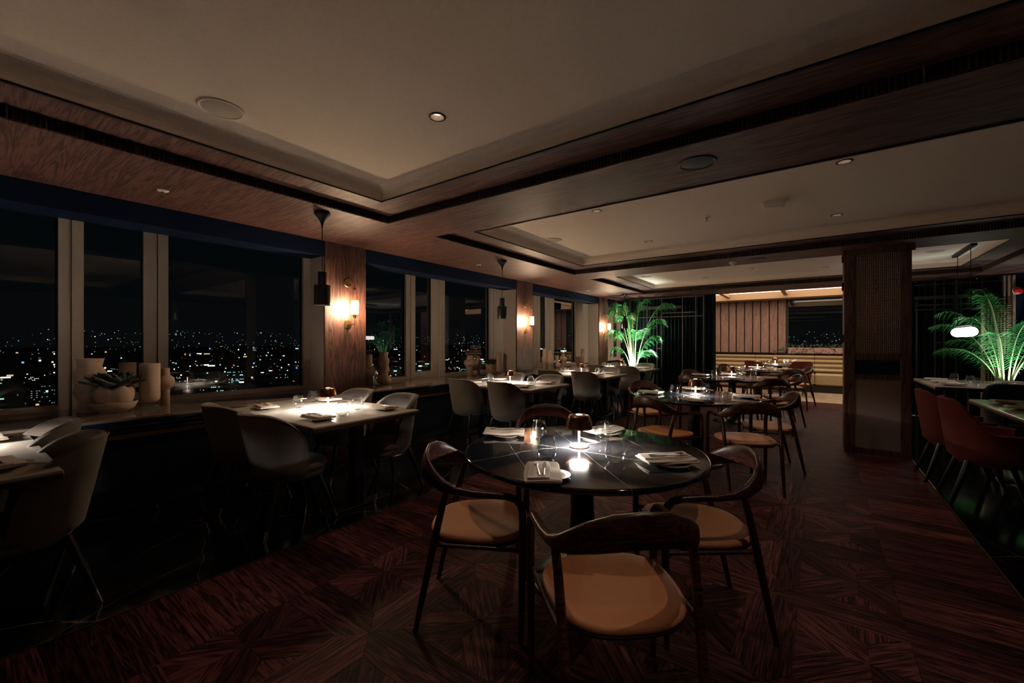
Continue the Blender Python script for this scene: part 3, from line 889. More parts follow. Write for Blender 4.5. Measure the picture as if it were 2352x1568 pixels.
# ------------------------------------------------------------------ round table, window table
def make_round():
    t = thing('round_table', 'x', 'table')
    MB().lathe([(.0,.715),(.62,.715),(.655,.719),(.668,.728),(.670,.736),(.668,.744),(.662,.7495),(.655,.750),(0,.750)], 72, caps=False).build('table_top', M['darkstone'], t)
    MB().lathe([(.25,.705),(.25,.715),(.0,.715)], 32).build('top_plate', M['black'], t)
    MB().lathe([(.055,.706),(.058,.60),(.066,.40),(.080,.20),(.096,.08),(.115,.045)], 28).build('pedestal', M['blackmetal'], t)
    MB().lathe([(.29,.0),(.295,.012),(.285,.022),(.20,.034),(.118,.047),(0,.05)], 48, caps=False).build('base', M['blackmetal'], t)
    return t
def make_window_table():
    t = thing('window_table', 'x', 'table')
    MB().bevbox(-.725, .725, -.49, .49, .735, .750, .003).build('table_top', M['tabletop'], t)
    MB().bevbox(-.728, .728, -.493, .493, .706, .735, .003).build('apron', M['tableedge'], t)
    for x in (-.50, .50):
        MB().bevbox(x-.045, x+.045, -.045, .045, .012, .706, .006).build('leg', M['blackmetal'], t)
        MB().bevbox(x-.06, x+.06, -.30, .30, 0, .014, .004).build('foot', M['blackmetal'], t)
    return t

# ------------------------------------------------------------------ things on the tables
def make_lamp():
    t = thing('table_lamp', 'x', 'lamp')
    MB().lathe([(.052,0),(.053,.004),(.053,.011),(.050,.014),(.010,.0155)], 36).build('base', M['lampmetal'], t)
    MB().lathe([(.0065,.014),(.0065,.128)], 14).build('stem', M['lampmetal'], t)
    sh = MB().lathe([(.0765,.108),(.0775,.112),(.0755,.122),(.070,.146),(.0635,.172),(.060,.182),(.052,.186),(.018,.1875)], 44, caps=False)
    sh.lathe([(.0755,.108),(.0735,.122),(.068,.146),(.0615,.172),(.058,.180),(.0,.182)], 44, caps=False)
    sh.lathe([(.0755,.108),(.0765,.108)], 44, caps=False)
    s_ = sh.build('shade', M['copper'], t)
    MB().lathe([(.019,.186),(.019,.190),(0,.1905)], 20).build('touch_button', M['e_top'], s_)
    MB().lathe([(0,.116),(.052,.116)], 28, caps=False).build('led_disc', M['e_lamp'], t)
    MB().lathe([(.056,.118),(.056,.140)], 28).build('led_housing', M['white'], t)
    return t
def make_glass():
    t = MB()
    pr = [(.024,.0),(.034,.004),(.047,.020),(.0525,.040),(.051,.060),(.045,.085),(.0385,.112),(.0375,.1165)]
    t.lathe(pr, 36, caps=True)
    t.lathe([(.0365,.1165),(.0435,.085),(.0495,.060),(.051,.040),(.0455,.021),(.030,.008),(.0,.007)], 36, caps=False)
    t.lathe([(.0375,.1165),(.0365,.1165)], 36, caps=False)
    o = t.build('stemless_glass', M['glass'])
    return tag(o, 'x', 'glass')
def make_setting_napkin(seed):
    """folded linen napkin, several layers, soft irregular fold; lies along local y"""
    rr = random.Random(seed)
    t = thing('napkin', 'x', 'napkin')
    L0, Wd = .130, .078
    # cross profile: cloth folded in three (x, z), drawn as closed outline
    def prof(s, w, base, lay):
        out = []
        for k in range(7):
            a = -PI/2 + PI*k/6
            out.append((w*.5 + lay*.5*math.cos(a), base + lay*.5 + lay*.5*math.sin(a)))
        for k in range(3): out.append((w*(.25-.25*k), base + lay + .0015*math.sin(3*s+k)))
        out.append((-w*.5, base + lay*.82)); out.append((-w*.5-.004, base + lay*.4)); out.append((-w*.5, base))
        return out
    for lay, (w, base, hh, dx, ln) in enumerate(((Wd*2.0, .012, .0085, 0, L0), (Wd*1.86, .0195, .0085, .004, L0*.985), (Wd*1.2, .027, .006, -.016, L0*.96))):
        m = MB(); rings = []
        a1, a2, p1 = rr.uniform(.0015,.004), rr.uniform(.001,.003), rr.uniform(0,6)
        ns = 15
        for j in range(ns+1):
            s = -1 + 2*j/ns
            y = s*ln
            wob = a1*math.sin(2.6*s+p1); lift = .004*(1-s*s)*-.6 + a2*math.sin(4*s+p1) + .002
            ww = w*(1 - .05*abs(s)**4)
            rings.append([(x+dx+wob, y + .006*math.sin(9*x+p1), z+lift) for x, z in prof(s*2+p1, ww, base, hh)])
        m.loft(rings)
        m.build('cloth_layer', M['napkin'], t)
    return t
def make_plate():
    o = MB().lathe([(.050,.0),(.055,.003),(.080,.010),(.083,.0125),(.082,.0135),(.052,.006),(0,.005)], 36, caps=False).build('side_plate', M['plate'])
    return tag(o, 'x', 'plate')
def make_fork():
    t = thing('fork', 'x', 'cutlery')
    b = MB(); b.loft([[(x*w, y, z+dz) for x, dz in ((-1,0),(0,.0014),(1,0),(0,-.0010))] for y, w, z in
        ((-.100,.0055,.001),(-.095,.0075,.001),(-.06,.0045,.002),(-.01,.0028,.003),(.035,.0030,.004),(.048,.0095,.003),(.060,.0115,.0015))], True, True, True)
    b.build('handle', M['cutlery'], t)
    for k in range(4):
        x = -.0093 + k*.0062
        MB().tube([(x,.058,.0015),(x,.078,.0005),(x,.098,.003)], [.0017,.0016,.0009], 6).build('tine', M['cutlery'], t)
    return t
def make_knife():
    t = thing('knife', 'x', 'cutlery')
    MB().loft([[(x*w, y, z) for x, z in ((-1,0),(-.4,.0025),(.4,.0025),(1,0),(0,-.0015))] for y, w in ((-.102,.006),(-.095,.0085),(-.06,.0055),(-.005,.0042))], True, True, True).build('handle', M['cutlery'], t)
    MB().loft([[(x0, y, .0008), (x1, y, .0004), (x1, y, -.0004), (x0, y, -.0008)] for y, x0, x1 in ((-.006,-.0042,.0042),(.01,-.004,.0075),(.06,-.004,.0085),(.09,-.004,.006),(.106,-.0035,-.001))], True, True, False).build('blade', M['cutlery'], t)
    return t

P_arm = make_armchair(); U_arm = [False]
P_grey = make_barrel('barrel_chair', M['grey'], M['legblack'], 0, .385, R(102), .222, .255, .845, True, lean=.075); U_grey = [False]
P_red = make_barrel('shell_armchair', M['red'], M['legblack'], 0, .26, R(140), .24, .315, .87, False, arm=True); U_red = [False]
P_round = make_round(); U_round = [False]
P_wt = make_window_table(); U_wt = [False]
P_lamp = make_lamp(); U_lamp = [False]
P_glass = make_glass(); U_glass = [False]
P_nap = [make_setting_napkin(s) for s in (1, 5, 9)]; U_nap = [[False] for _ in P_nap]
P_plate = make_plate(); U_plate = [False]
P_fork = make_fork(); U_fork = [False]
P_knife = make_knife(); U_knife = [False]
cnt = [0]
def setting(x, y, ang, where, full=True, dxy=(0,0)):
    """plate, napkin on it, fork and knife on the napkin; ang = turn of the long axis"""
    k = cnt[0] % 3; cnt[0] += 1
    ca, sa = math.cos(ang), math.sin(ang)
    w2 = lambda lx, ly: (x + ca*lx - sa*ly, y + sa*lx + ca*ly)
    px_, py_ = w2(.045, .01)
    put(P_plate, U_plate, (px_, py_, .750), ang, 'small plate under napkin, ' + where, 'side plates')
    put(P_nap[k], U_nap[k], (x, y, .7535), ang, 'folded beige napkin, ' + where, 'folded napkins')
    fx, fy = w2(-.022, .01); kx, ky = w2(.008, .008)
    z = .7895
    put(P_fork, U_fork, (fx, fy, z), ang + .06, 'steel fork on napkin, ' + where, 'forks')
    put(P_knife, U_knife, (kx, ky, z), ang - .05, 'steel knife on napkin, ' + where, 'knives')
def glass(x, y, where): put(P_glass, U_glass, (x, y, .7502), random.uniform(0, 3), 'clear stemless glass, ' + where, 'drinking glasses')

# ------------------------------------------------------------------ round tables with armchairs
ORD = ['first', 'second', 'third', 'fourth']
SIDE = ['window side', 'banquette side', 'pillar side', 'side opposite banquette']
def face(dx, dy): return math.atan2(-dx, dy)
# centre, chairs (x, y, facing x, facing y, side), lamp
RT = [
  ((-1.09, 2.17), [(-.615,1.475,-.685,.728,3), (-1.42,1.65,.845,.534,0), (-.50,2.26,-.836,-.548,2), (-1.72,2.86,.62,-.78,1)], (-1.125,2.197),
   [(-1.005,1.605,R(33),3), (-1.66,2.19,R(-58),0), (-.62,2.165,R(-46),2), (-1.17,2.63,R(-20),1)],
   [(-1.148,1.876,3), (-1.419,2.226,0), (-.837,2.034,2), (-1.075,2.42,1)]),
  ((-1.14, 5.07), [(-1.28,4.36,.45,.89,3), (-.56,4.50,-.45,.89,2), (-.44,5.35,-.94,-.33,1), (-1.80,5.60,.80,-.60,0)], (-1.135,5.09),
   [(-1.02,4.56,R(70),3), (-1.60,4.95,R(82),0), (-.64,5.20,R(92),2), (-1.28,5.66,R(85),1)],
   [(-1.155,4.797,3), (-1.35,5.028,0), (-.777,4.905,2), (-1.07,5.283,1)]),
  ((-1.20, 8.02), [(-1.62,7.40,.55,.83,3), (-.62,7.42,-.45,.89,2), (-.50,8.30,-.94,-.33,1), (-1.86,8.52,.80,-.60,0)], (-1.21,8.05),
   [(-1.10,7.50,R(85),3), (-1.72,8.08,R(84),0), (-.68,8.02,R(92),2), (-1.32,8.60,R(80),1)],
   [(-1.25,7.72,3), (-1.48,8.02,0), (-.86,7.85,2), (-1.10,8.28,1)]),
  ((-1.10, 10.75), [(-1.52,10.15,.55,.83,3), (-.50,10.20,-.45,.89,2), (-.38,11.05,-.94,-.33,1), (-1.72,11.25,.80,-.60,0)], (-1.10,10.75),
   [(-1.0,10.22,R(85),3), (-1.60,10.80,R(84),0), (-.58,10.74,R(92),2), (-1.20,11.28,R(80),1)],
   [(-1.15,10.45,3), (-1.38,10.72,0), (-.76,10.55,2), (-1.0,11.0,1)])]
for i, (c, chairs, lamp, naps, gl) in enumerate(RT):
    nth = ORD[3-i] + ' round table from banquette'
    put(P_round, U_round, (c[0], c[1], 0), R(20 + 70*i), 'round black marble pedestal table with white veins, ' + nth, 'round dining tables')
    put(P_lamp, U_lamp, (lamp[0], lamp[1], .7502), 0, 'small copper shaded table lamp on the ' + nth, 'table lamps')
    for (x, y, fx, fy, s) in chairs:
        put(P_arm, U_arm, (x, y, 0), face(fx, fy), 'walnut armchair with caramel seat, %s, %s' % (SIDE[s], nth), 'wooden armchairs at round tables')
    for (x, y, a, s) in naps: setting(x, y, a, '%s, %s' % (SIDE[s], nth))
    for (x, y, s) in gl: glass(x, y, '%s, %s' % (SIDE[s], nth))

# ------------------------------------------------------------------ window tables with barrel chairs
OW = ['fifth', 'fourth', 'third', 'second', 'first']
WT = [(-3.63, -.14), (-3.62, 2.06), (-3.66, 4.93), (-3.68, 7.27), (-3.68, 9.30)]
for i, (cx, cy) in enumerate(WT):
    nth = OW[i] + ' window table from palm'
    put(P_wt, U_wt, (cx, cy, 0), 0, 'rectangular pale stone dining table against the sill, ' + nth, 'window dining tables')
    put(P_lamp, U_lamp, (cx + (-.02 if i else -.30), cy + .05, .7502), .4, 'small copper shaded table lamp on the ' + nth, 'table lamps')
    for sx, en in ((-1, 'sill end'), (1, 'aisle end')):
        for sy, sd in ((-1, 'side away from palm'), (1, 'palm side')):
            wh = '%s, %s, %s' % (sd, en, nth)
            if i == 0 and sy < 0: continue
            x = cx + (.37 if sx > 0 else -.33); y = cy + sy*(.50 if sy < 0 else .38)
            put(P_grey, U_grey, (x, y, 0), (0 if sy < 0 else PI) + random.uniform(-.05,.05), 'taupe barrel chair, ' + wh, 'barrel chairs at window tables')
            setting(cx + (.44 if sx > 0 else -.46), cy + sy*.30, R(90 + sy*6) + random.uniform(-.1,.1) if True else 0, wh)
            gx_ = cx + (.26 if sx > 0 else -.26) + (.2 if (sx > 0 and sy < 0) else 0) - (.25 if (sx < 0 and sy > 0) else 0)
            glass(gx_, cy + sy*(.10 if sy < 0 else .17), wh)

# ------------------------------------------------------------------ alcove tables and burgundy armchairs, far table
def big_table(x0, x1, y0, y1, label):
    t = thing('dining_table', label, 'table', ((x0+x1)/2, (y0+y1)/2, 0))
    a, b_ = (x1-x0)/2, (y1-y0)/2
    MB().bevbox(-a, a, -b_, b_, .735, .750, .003).build('table_top', M['tabletop'], t)
    MB().bevbox(-a-.003, a+.003, -b_-.003, b_+.003, .706, .735, .003).build('apron', M['tableedge'], t)
    for sy in (-1, 1):
        MB().bevbox(-.045, .045, sy*(b_-.35)-.045, sy*(b_-.35)+.045, .012, .706, .006).build('leg', M['blackmetal'], t)
        MB().bevbox(-a+.12, a-.12, sy*(b_-.35)-.06, sy*(b_-.35)+.06, 0, .014, .004).build('foot', M['blackmetal'], t)
    return t
big_table(1.30, 2.10, 4.75, 6.53, 'pale topped dining table between the burgundy armchairs and the alcove wall')
big_table(1.29, 2.50, 8.08, 9.70, 'pale topped dining table under the glowing linear pendant lamp')
put(P_red, U_red, (1.155, 5.21, 0), face(1, 0), 'burgundy velvet shell armchair farther from the pillar', 'burgundy armchairs')
put(P_red, U_red, (1.10, 5.89, 0), face(1, 0.02), 'burgundy velvet shell armchair next to the pillar', 'burgundy armchairs')
P_dark = make_barrel('dark_shell_chair', M['navyfab'], M['legblack'], 0, .26, R(140), .24, .315, .86, False, arm=True); U_dark = [False]
put(P_dark, U_dark, (1.80, 7.02, 0), face(0, -1), 'dark navy shell armchair at the table end between the alcove tables', 'dark shell chairs')
for k, (x, y, a, nm_) in enumerate(((1.52, 6.20, 92, 'table end by the dark navy chair'), (1.50, 5.72, 86, 'beside the armchair next to pillar'), (1.5, 5.15, 90, 'beside the armchair farther from pillar'))):
    setting(x, y, R(a), nm_ + ', alcove')
for k, (x, y, a, nm_) in enumerate(((1.50, 8.35, 88, 'near corner'), (1.50, 8.85, 92, 'middle of the aisle edge'), (1.50, 9.35, 90, 'far corner'), (2.25, 8.7, 90, 'wall edge'), (2.25, 9.25, 90, 'palm corner'))):
    setting(x, y, R(a), nm_ + ' of table under the linear lamp')
for x, y, nm_ in ((1.78, 8.52, 'near corner'), (1.80, 8.98, 'middle'), (1.72, 9.45, 'far corner'), (2.05, 8.75, 'wall edge')):
    glass(x, y, nm_ + ' of table under the linear lamp')

tf = thing('dining_table', 'round dark dining table beside the ribbed banquette', 'table', (-.85, 13.35, 0))
MB().lathe([(0,.72),(.50,.72),(.505,.735),(.50,.75),(0,.75)], 48, caps=False).build('table_top', M['darkstone'], tf)
MB().lathe([(.05,.05),(.045,.4),(.06,.72)], 20).build('pedestal', M['blackmetal'], tf)
MB().lathe([(.27,0),(.27,.02),(.05,.05)], 32).build('base', M['blackmetal'], tf)
put(P_lamp, U_lamp, (-.95, 13.30, .7502), 0, 'small copper shaded lamp on the dark table by the banquette', 'table lamps')
put(P_red, U_red, (-1.28, 12.62, 0), face(.4, .9), 'burgundy shell armchair, window side, at the banquette table', 'burgundy armchairs')
put(P_red, U_red, (-.42, 12.72, 0), face(-.4, .9), 'burgundy shell armchair, pillar side, at the banquette table', 'burgundy armchairs')
def bouquet(x, y, label, seed):
    t = thing('flower_bowl', label, 'flowers', (x, y, .7502)); rr = random.Random(seed)
    MB().lathe([(.03,0),(.05,.02),(.055,.05),(.045,.075),(.04,.075),(.048,.05),(0,.015)], 20, caps=False).build('bowl', M['glass'], t)
    for k in range(9):
        a = rr.uniform(0, 6.28); r_ = rr.uniform(0, .06)
        MB().sphere((r_*math.cos(a), r_*math.sin(a), .10+rr.uniform(-.02,.04)), .022, 10, 6).build('bloom', M['white'], t)
bouquet(-.72, 13.42, 'small bowl of white blooms on the banquette table, centre', 2)
bouquet(-.52, 13.30, 'small bowl of white blooms on the banquette table, pillar side', 6)
glass(-1.12, 13.2, 'window side of the banquette table')

# ------------------------------------------------------------------ window sill: vases and succulents
ZS = .7552
def sill_at(px_, py_):            # foot of a vase standing on the sill
    return on_z(px_, py_, ZS)
def depth(x, y): return -SYW*x + CYW*y
def vase(kind, px_, py_, top, wpx, label):
    """base pixel on the sill, pixel row of the rim and pixel width give its size in metres"""
    x, y = sill_at(px_, py_)
    s = (py_ - top)/963.0*depth(x, y)
    v = thing('vase', label, 'vase', (x, y, ZS), 0, 'clay vases on the sill')
    profs = {
      'angular': [(.0,0),(.115,0),(.118,.01),(.105,.20),(.145,.36),(.15,.37),(.125,.52),(.128,.53),(.128,.56),(.145,.70),(.15,.71),(.105,.84),(.105,.86),(.125,1.0),(.115,1.0),(.095,.86),(0,.80)],
      'cylinder': [(0,.13),(.06,.135),(.10,.16),(.125,.22),(.13,.30),(.13,1.0),(.12,1.0),(.12,.40),(0,.38)],
      'ball': [(0,0),(.105,0),(.105,.42),(.115,.44),(.17,.48),(.215,.56),(.225,.64),(.20,.73),(.14,.79),(.105,.81),(.10,.83),(.10,1.0),(.09,1.0),(.09,.85),(0,.80)],
      'bulb': [(0,0),(.10,0),(.19,.05),(.235,.15),(.235,.24),(.20,.36),(.13,.46),(.10,.50),(.10,.52),(.115,.90),(.125,1.0),(.115,1.0),(.09,.55),(0,.5)],
      'goblet': [(0,0),(.09,0),(.08,.10),(.08,.38),(.13,.42),(.15,.48),(.15,.56),(.12,.64),(.10,.68),(.10,1.0),(.09,1.0),(.09,.7),(0,.66)],
      'tiered': [(0,0),(.125,0),(.125,.28),(.16,.30),(.185,.40),(.185,.50),(.15,.58),(.11,.61),(.11,.98),(.115,1.0),(.10,1.0),(.10,.63),(0,.6)],
      'disc': [(0,0),(.15,0),(.26,.10),(.35,.30),(.37,.5),(.34,.74),(.24,.92),(.14,1.0),(.12,1.0),(.2,.8),(0,.7)]}
    wscale = (wpx/2/963.0*depth(x, y))/(max(p[0] for p in profs[kind])*s)
    pr = [(r_*s*wscale, z*s) for r_, z in profs[kind]]
    MB().lathe(pr, 36, caps=False, smooth=(kind != 'angular')).build('body', M['vase'], v)
    if kind == 'cylinder':
        g = MB(); w_ = .036*s/.26
        q = wscale*.95; g.lathe([(.13*s*q,0),(.13*s*q,.135*s),(.12*s*q,.135*s),(.12*s*q,.012)], 28, caps=False)
        g.build('glass_foot', M['glass'], v)
    return v
def succulent(px_, py_, sc, label, rim=None):
    x, y = sill_at(px_, py_)
    z_ = ZS if rim is None else CAM_H + (785-rim)/963.0*depth(x, y) - .172*sc
    t = thing('potted_succulent', label, 'plant', (x, y, z_), .3, 'succulents on the sill')
    if rim is None: MB().lathe([(0,0),(.07*sc,0),(.115*sc,.03*sc),(.135*sc,.075*sc),(.125*sc,.078*sc),(.10*sc,.04*sc),(0,.03*sc)], 36, caps=False).build('bowl', M['vase'], t)
    for k in range(5 if rim is None else 0):       # overlapping rounded petals of the pot
        a = 2*PI*k/5; m = MB(); rows = []
        for j in range(7):
            q = j/6.0; row = []
            for i in range(9):
                p = -1 + i/4.0
                wd = .105*sc*math.sqrt(max(.02, 1-(1.55*q-.55)**2))
                rr_ = .085*sc + .035*sc*math.sin(q*PI*.8) - .02*sc*p*p
                b = a + p*wd/(.10*sc)
                row.append((rr_*math.cos(b), rr_*math.sin(b), .030*sc + q*.165*sc))
            rows.append(row)
        m.loft(rows, False, False, True)
        m.loft([[(v[0]*.93, v[1]*.93, v[2]) for v in r_] for r_ in rows], False, False, True)
        m.build('pot_petal', M['vase'], t)
    MB().sphere((0,0,.17*sc), .05*sc, 14, 8).build('heart', M['succ'], t)
    for ring_, (n, tilt, ln) in enumerate(((9, .12, .165), (8, .38, .145), (7, .70, .115), (5, 1.05, .085))):
        for k in range(n):
            a = 2*PI*(k + .5*(ring_ % 2))/n; rows = []
            for j in range(7):
                q = j/6.0; w_ = .036*sc*(math.sin(PI*min(1,q*.80+.12))**.8)*(1-.0*q) if j < 6 else .002
                d = .02*sc + ln*sc*q*math.cos(tilt); z = .185*sc + ln*sc*q*math.sin(tilt) + .022*sc*q*q
                rows.append([(d*math.cos(a) - s_*w_*math.sin(a), d*math.sin(a) + s_*w_*math.cos(a), z + (.010*sc*(s_*s_) if up else -.004*sc*(1-s_*s_)))
                             for up in (1, 0) for s_ in ((-1,-.5,0,.5,1) if up else (.6,0,-.6))])
            m = MB(); m.loft(rows, True, True, True); m.build('leaf', M['succ'], t)
    return t
# group beside the mullions of the bay farthest from the palm
vase('angular', 207, 944, 823, 58, 'tall angular clay vase next to the succulent, farthest from the palm')
vase('goblet', 293, 929, 832, 46, 'waisted clay vase behind the petal pot succulent')
vase('cylinder', 344, 938, 834, 38, 'clay cylinder vase on a clear glass foot beside ball vase, farthest from palm')
vase('ball', 380, 930, 845, 35, 'ball bellied clay vase beside cylinder vase, farthest from the palm')
succulent(262, 946, 1.18, 'large green succulent in a petal shaped clay pot beside angular vase')
# bay between the two columns farther from the palm
vase('tiered', 846, 883, 814, 30, 'tall tiered clay vase right beside the column farthest from palm')
vase('angular', 880, 874, 808, 29, 'tall clay vase behind the round bulb vase')
vase('bulb', 882, 882, 837, 33, 'round bulb vase in front of a taller vase beside the column')
succulent(846, 883, .62, 'dark succulent on top of the vase beside the column farthest from palm', 814)
vase('ball', 1079, 862, 816, 28, 'large ball bellied clay vase beside the smaller ball vase, near second column')
vase('ball', 1099, 857, 817, 17, 'smaller ball bellied clay vase between larger ball vase and succulent')
succulent(1129, 858, .98, 'dark succulent in petal pot beside the second column from the palm')
vase('cylinder', 1146, 861, 808, 13, 'clay cylinder vase on glass foot beside the second column from palm')
# bay between the two columns nearer the palm
vase('tiered', 1250, 845, 800, 13, 'slim tiered clay vase behind another, bay nearest the palm')
vase('tiered', 1263, 846, 804, 17, 'stout tiered clay vase in the bay nearest the palm')
vase('bulb', 1279, 844, 816, 17, 'round bulb vase between two tall vases, bay nearest the palm')
vase('ball', 1293, 843, 811, 17, 'ball topped clay vase carrying dark leaves, bay nearest the palm')
vase('disc', 1329, 837, 818, 18, 'round flat clay vase beside the column next to the palm')
vase('cylinder', 1338, 839, 801, 8, 'slim clay cylinder vase beside round flat vase near the palm')
succulent(1284, 839, 1.1, 'dark succulent behind the bulb vase, bay nearest the palm', 822)

# ------------------------------------------------------------------ wall lamps on the columns
for i, (a, b_) in enumerate(COLUMNS):
    yc = (a+b_)/2 + .02
    s = thing('wall_lamp', 'brass wall lamp with glass capsule, on the column %s' % names[i], 'wall lamp', (X_COL, yc, 1.80), 0, 'glass wall lamps')
    for z in (.25, -.235):
        d = MB(); rings = []
        for xx, r_ in ((0,.052),(.012,.052),(.016,.048)):
            rings.append([(xx, r_*math.cos(2*PI*k/28), z + r_*math.sin(2*PI*k/28)) for k in range(28)])
        d.loft(rings, True, True, False)
        p = d.build('wall_plate', M['brass'], s)
        MB().tube([(.014,0,z),(.147,.0,z)], .0045, 8).build('arm', M['brass'], p)
    MB().tube([(.147,0,.335),(.147,0,.17)], .0035, 8).build('upper_rod', M['brass'], s)
    MB().tube([(.147,0,-.16),(.147,0,-.365)], .0045, 8).build('lower_rod', M['brass'], s)
    MB().lathe([(.012,-.165),(.018,-.16),(.018,-.135),(.028,-.13),(.028,-.122),(.0,-.122)], 20, (.147,0,0)).build('bulb_holder', M['brass'], s)
    MB().lathe([(.012,.165),(.014,.18),(0,.182)], 16, (.147,0,0)).build('cap', M['brass'], s)
    MB().lathe([(.02,-.150),(.045,-.143),(.058,-.147),(.062,-.10),(.062,.10),(.056,.130),(.042,.155),(.02,.168),(.012,.17)], 32, (.147,0,0), caps=False).build('glass_capsule', M['bulbglass'], s)
    ms = MB()
    for k in range(24):
        a_ = 2*PI*k/24
        for sg in (1, -1):
            ms.tube([(.147+.040*math.cos(a_+sg*.9*j), .040*math.sin(a_+sg*.9*j), -.12 + .155*j) for j in (0,.25,.5,.75,1)], .0009, 4, False)
    for z in (-.12, .035): ms.lathe([(.041,z-.002),(.041,z+.002)], 24, (.147,0,0), caps=False)
    stuff(ms.build('brass_mesh', M['mesh'], s))
    MB().lathe([(.041,.034),(.041,.038),(0,.039)], 24, (.147,0,0)).build('mesh_cap', M['brass'], s)
    MB().lathe([(.010,-.12),(.024,-.105),(.031,-.08),(.031,-.035),(.024,-.005),(.008,.012)], 20, (.147,0,0)).build('bulb', M['e_bulb'], s)

# ------------------------------------------------------------------ black pendants over the window tables
def spot(name, power, angle, blend, radius, col, parent, loc, rot=(0,0,0)):
    l = bpy.data.lights.new(name, 'SPOT'); l.energy = power; l.spot_size = angle; l.spot_blend = blend
    l.shadow_soft_size = radius; l.color = col
    o = bpy.data.objects.new(name, l); COL.objects.link(o); o.parent = parent; o.location = loc; o.rotation_euler = rot
    return o
for i, (x, y, nm_) in enumerate(((-3.49, 1.97, 'fourth window table from palm'), (-3.55, 4.62, 'third window table from palm'), (-3.68, 9.52, 'window table next to the palm'))):
    p = thing('pendant_lamp', 'black stepped cylinder pendant lamp above the ' + nm_, 'pendant lamp', (x, y, 1.68), 0, 'black pendants')
    top = Z_SOF - 1.68
    MB().lathe([(.064,top),(.066,top-.004),(.066,top-.022),(.056,top-.032),(.030,top-.062),(.014,top-.095),(.007,top-.125),(.004,top-.15)], 32).build('ceiling_rose', M['black'], p)
    MB().tube([(0,0,top-.12),(0,0,.28)], .0035, 8).build('cable', M['black'], p)
    MB().lathe([(.0,.29),(.034,.288),(.034,.17)], 28).build('lamp_holder', M['blackmetal'], p)
    sh = MB().lathe([(.066,0),(.066,.168),(.060,.175),(.030,.176)], 40, caps=False)
    sh.lathe([(.064,0),(.064,.165),(.0,.17)], 40, caps=False); sh.lathe([(.064,0),(.066,0)], 40, caps=False)
    s_ = sh.build('shade', M['blackmetal'], p)
    for a in (.6, 2.7, 4.8):
        MB().sphere((.067*math.cos(a), .067*math.sin(a), .148), .005, 8, 6).build('screw', M['steel'], s_)
    MB().sphere((0,0,.09), .028, 14, 8).build('bulb', M['e_warm'], p)
    spot('pendant_light', P_PEND, R(120), .6, .02, (1,.78,.56), p, (0,0,.05))

# ------------------------------------------------------------------ ceiling fittings
for k, (x, y) in enumerate(DOWN):
    cof = ['coffer farthest from banquette', 'middle coffer', 'coffer nearest the banquette'][0 if y < 3 else 1 if y < 6.5 else 2]
    ym = 1 if y < 3 else 4.7 if y < 6.5 else 8.5
    d = thing('downlight', 'recessed round spotlight in the %s, %s row, %s' % (cof, 'window' if x < -1 else 'pillar', 'palm end' if y > ym else 'end away from palm'), 'downlight', (x, y, Z_CEIL), 0, 'recessed spotlights')
    MB().lathe([(.039,.0),(.050,-.001),(.051,-.003),(.048,-.0045),(.039,-.004)], 28, caps=False).build('rim', M['black'], d)
    MB().lathe([(.0395,-.003),(.034,.03),(.024,.06),(.0,.062)], 28, caps=False).build('reflector_cup', M['lampmetal'], d)
    MB().lathe([(.0,.024),(.028,.022)], 20, caps=False).build('lens', M['e_cup'], d)
    spot('downlight_lamp', P_DOWN if y < 6.5 else P_DOWN_FAR, R(70), .3, .012, (1,.80,.62), d, (0,0,.016))
def speaker(x, y, z, mat, label, r_=.115):
    s = thing('ceiling_speaker', label, 'speaker', (x, y, z), 0, 'round ceiling speakers')
    MB().lathe([(r_-.018,-.004),(r_-.012,-.008),(r_-.004,-.007),(r_,-.0),(r_-.018,0)], 44, caps=False).build('rim', mat[0], s)
    MB().lathe([(0,-.0055),(r_-.020,-.0045),(r_-.017,-.003)], 44, caps=False).build('grille', mat[1], s)
speaker(-2.72, .94, Z_CEIL, (M['plaster'], M['grille']), 'round cream ceiling speaker in the coffer farthest from the banquette')
speaker(-2.77, 4.68, Z_CEIL, (M['plaster'], M['grille']), 'round cream ceiling speaker in the middle coffer')
speaker(-2.80, 8.42, Z_CEIL, (M['plaster'], M['grille']), 'round cream ceiling speaker in the coffer nearest the banquette, window side')
speaker(1.37, 8.52, Z_CEIL, (M['plaster'], M['grille']), 'round cream ceiling speaker beside the linear lamp canopy')
speaker(-.62, 2.83, Z_SOF, (M['flute'], M['black']), 'round black ceiling speaker in the walnut beam farther from banquette')
speaker(-.68, 6.60, Z_SOF, (M['flute'], M['black']), 'round black ceiling speaker in the walnut beam beside smoke detector')
def sprinkler(x, y, z, label):
    s = thing('sprinkler', label, 'sprinkler', (x, y, z), 0, 'ceiling sprinklers')
    MB().lathe([(.036,0),(.038,-.002),(.030,-.008),(.012,-.010)], 24).build('escutcheon', M['white'], s)
    MB().lathe([(.010,-.008),(.011,-.02),(.006,-.026)], 14).build('nozzle', M['steel'], s)
    for sx in (-1, 1): MB().tube([(sx*.009,0,-.018),(sx*.012,0,-.030),(sx*.004,0,-.044)], .002, 6).build('yoke_arm', M['steel'], s)
    MB().lathe([(.0,-.043),(.015,-.044),(.015,-.0455),(0,-.0455)], 18).build('deflector', M['steel'], s)
sprinkler(-3.95, .985, Z_SOF, 'white sprinkler in the soffit, farthest from the palm')
sprinkler(-4.02, 4.67, Z_SOF, 'white sprinkler in the soffit beside the second pendant from the palm')
sprinkler(-4.10, 8.42, Z_SOF, 'white sprinkler in the soffit nearest the palm')
sprinkler(-.95, 4.76, Z_CEIL, 'white sprinkler on the plaster of the middle coffer')
sprinkler(-.95, 8.5, Z_CEIL, 'white sprinkler on the plaster of the coffer nearest banquette')
sd = thing('smoke_detector', 'round white smoke detector under the walnut beam', 'detector', (-.98, 6.62, Z_SOF))
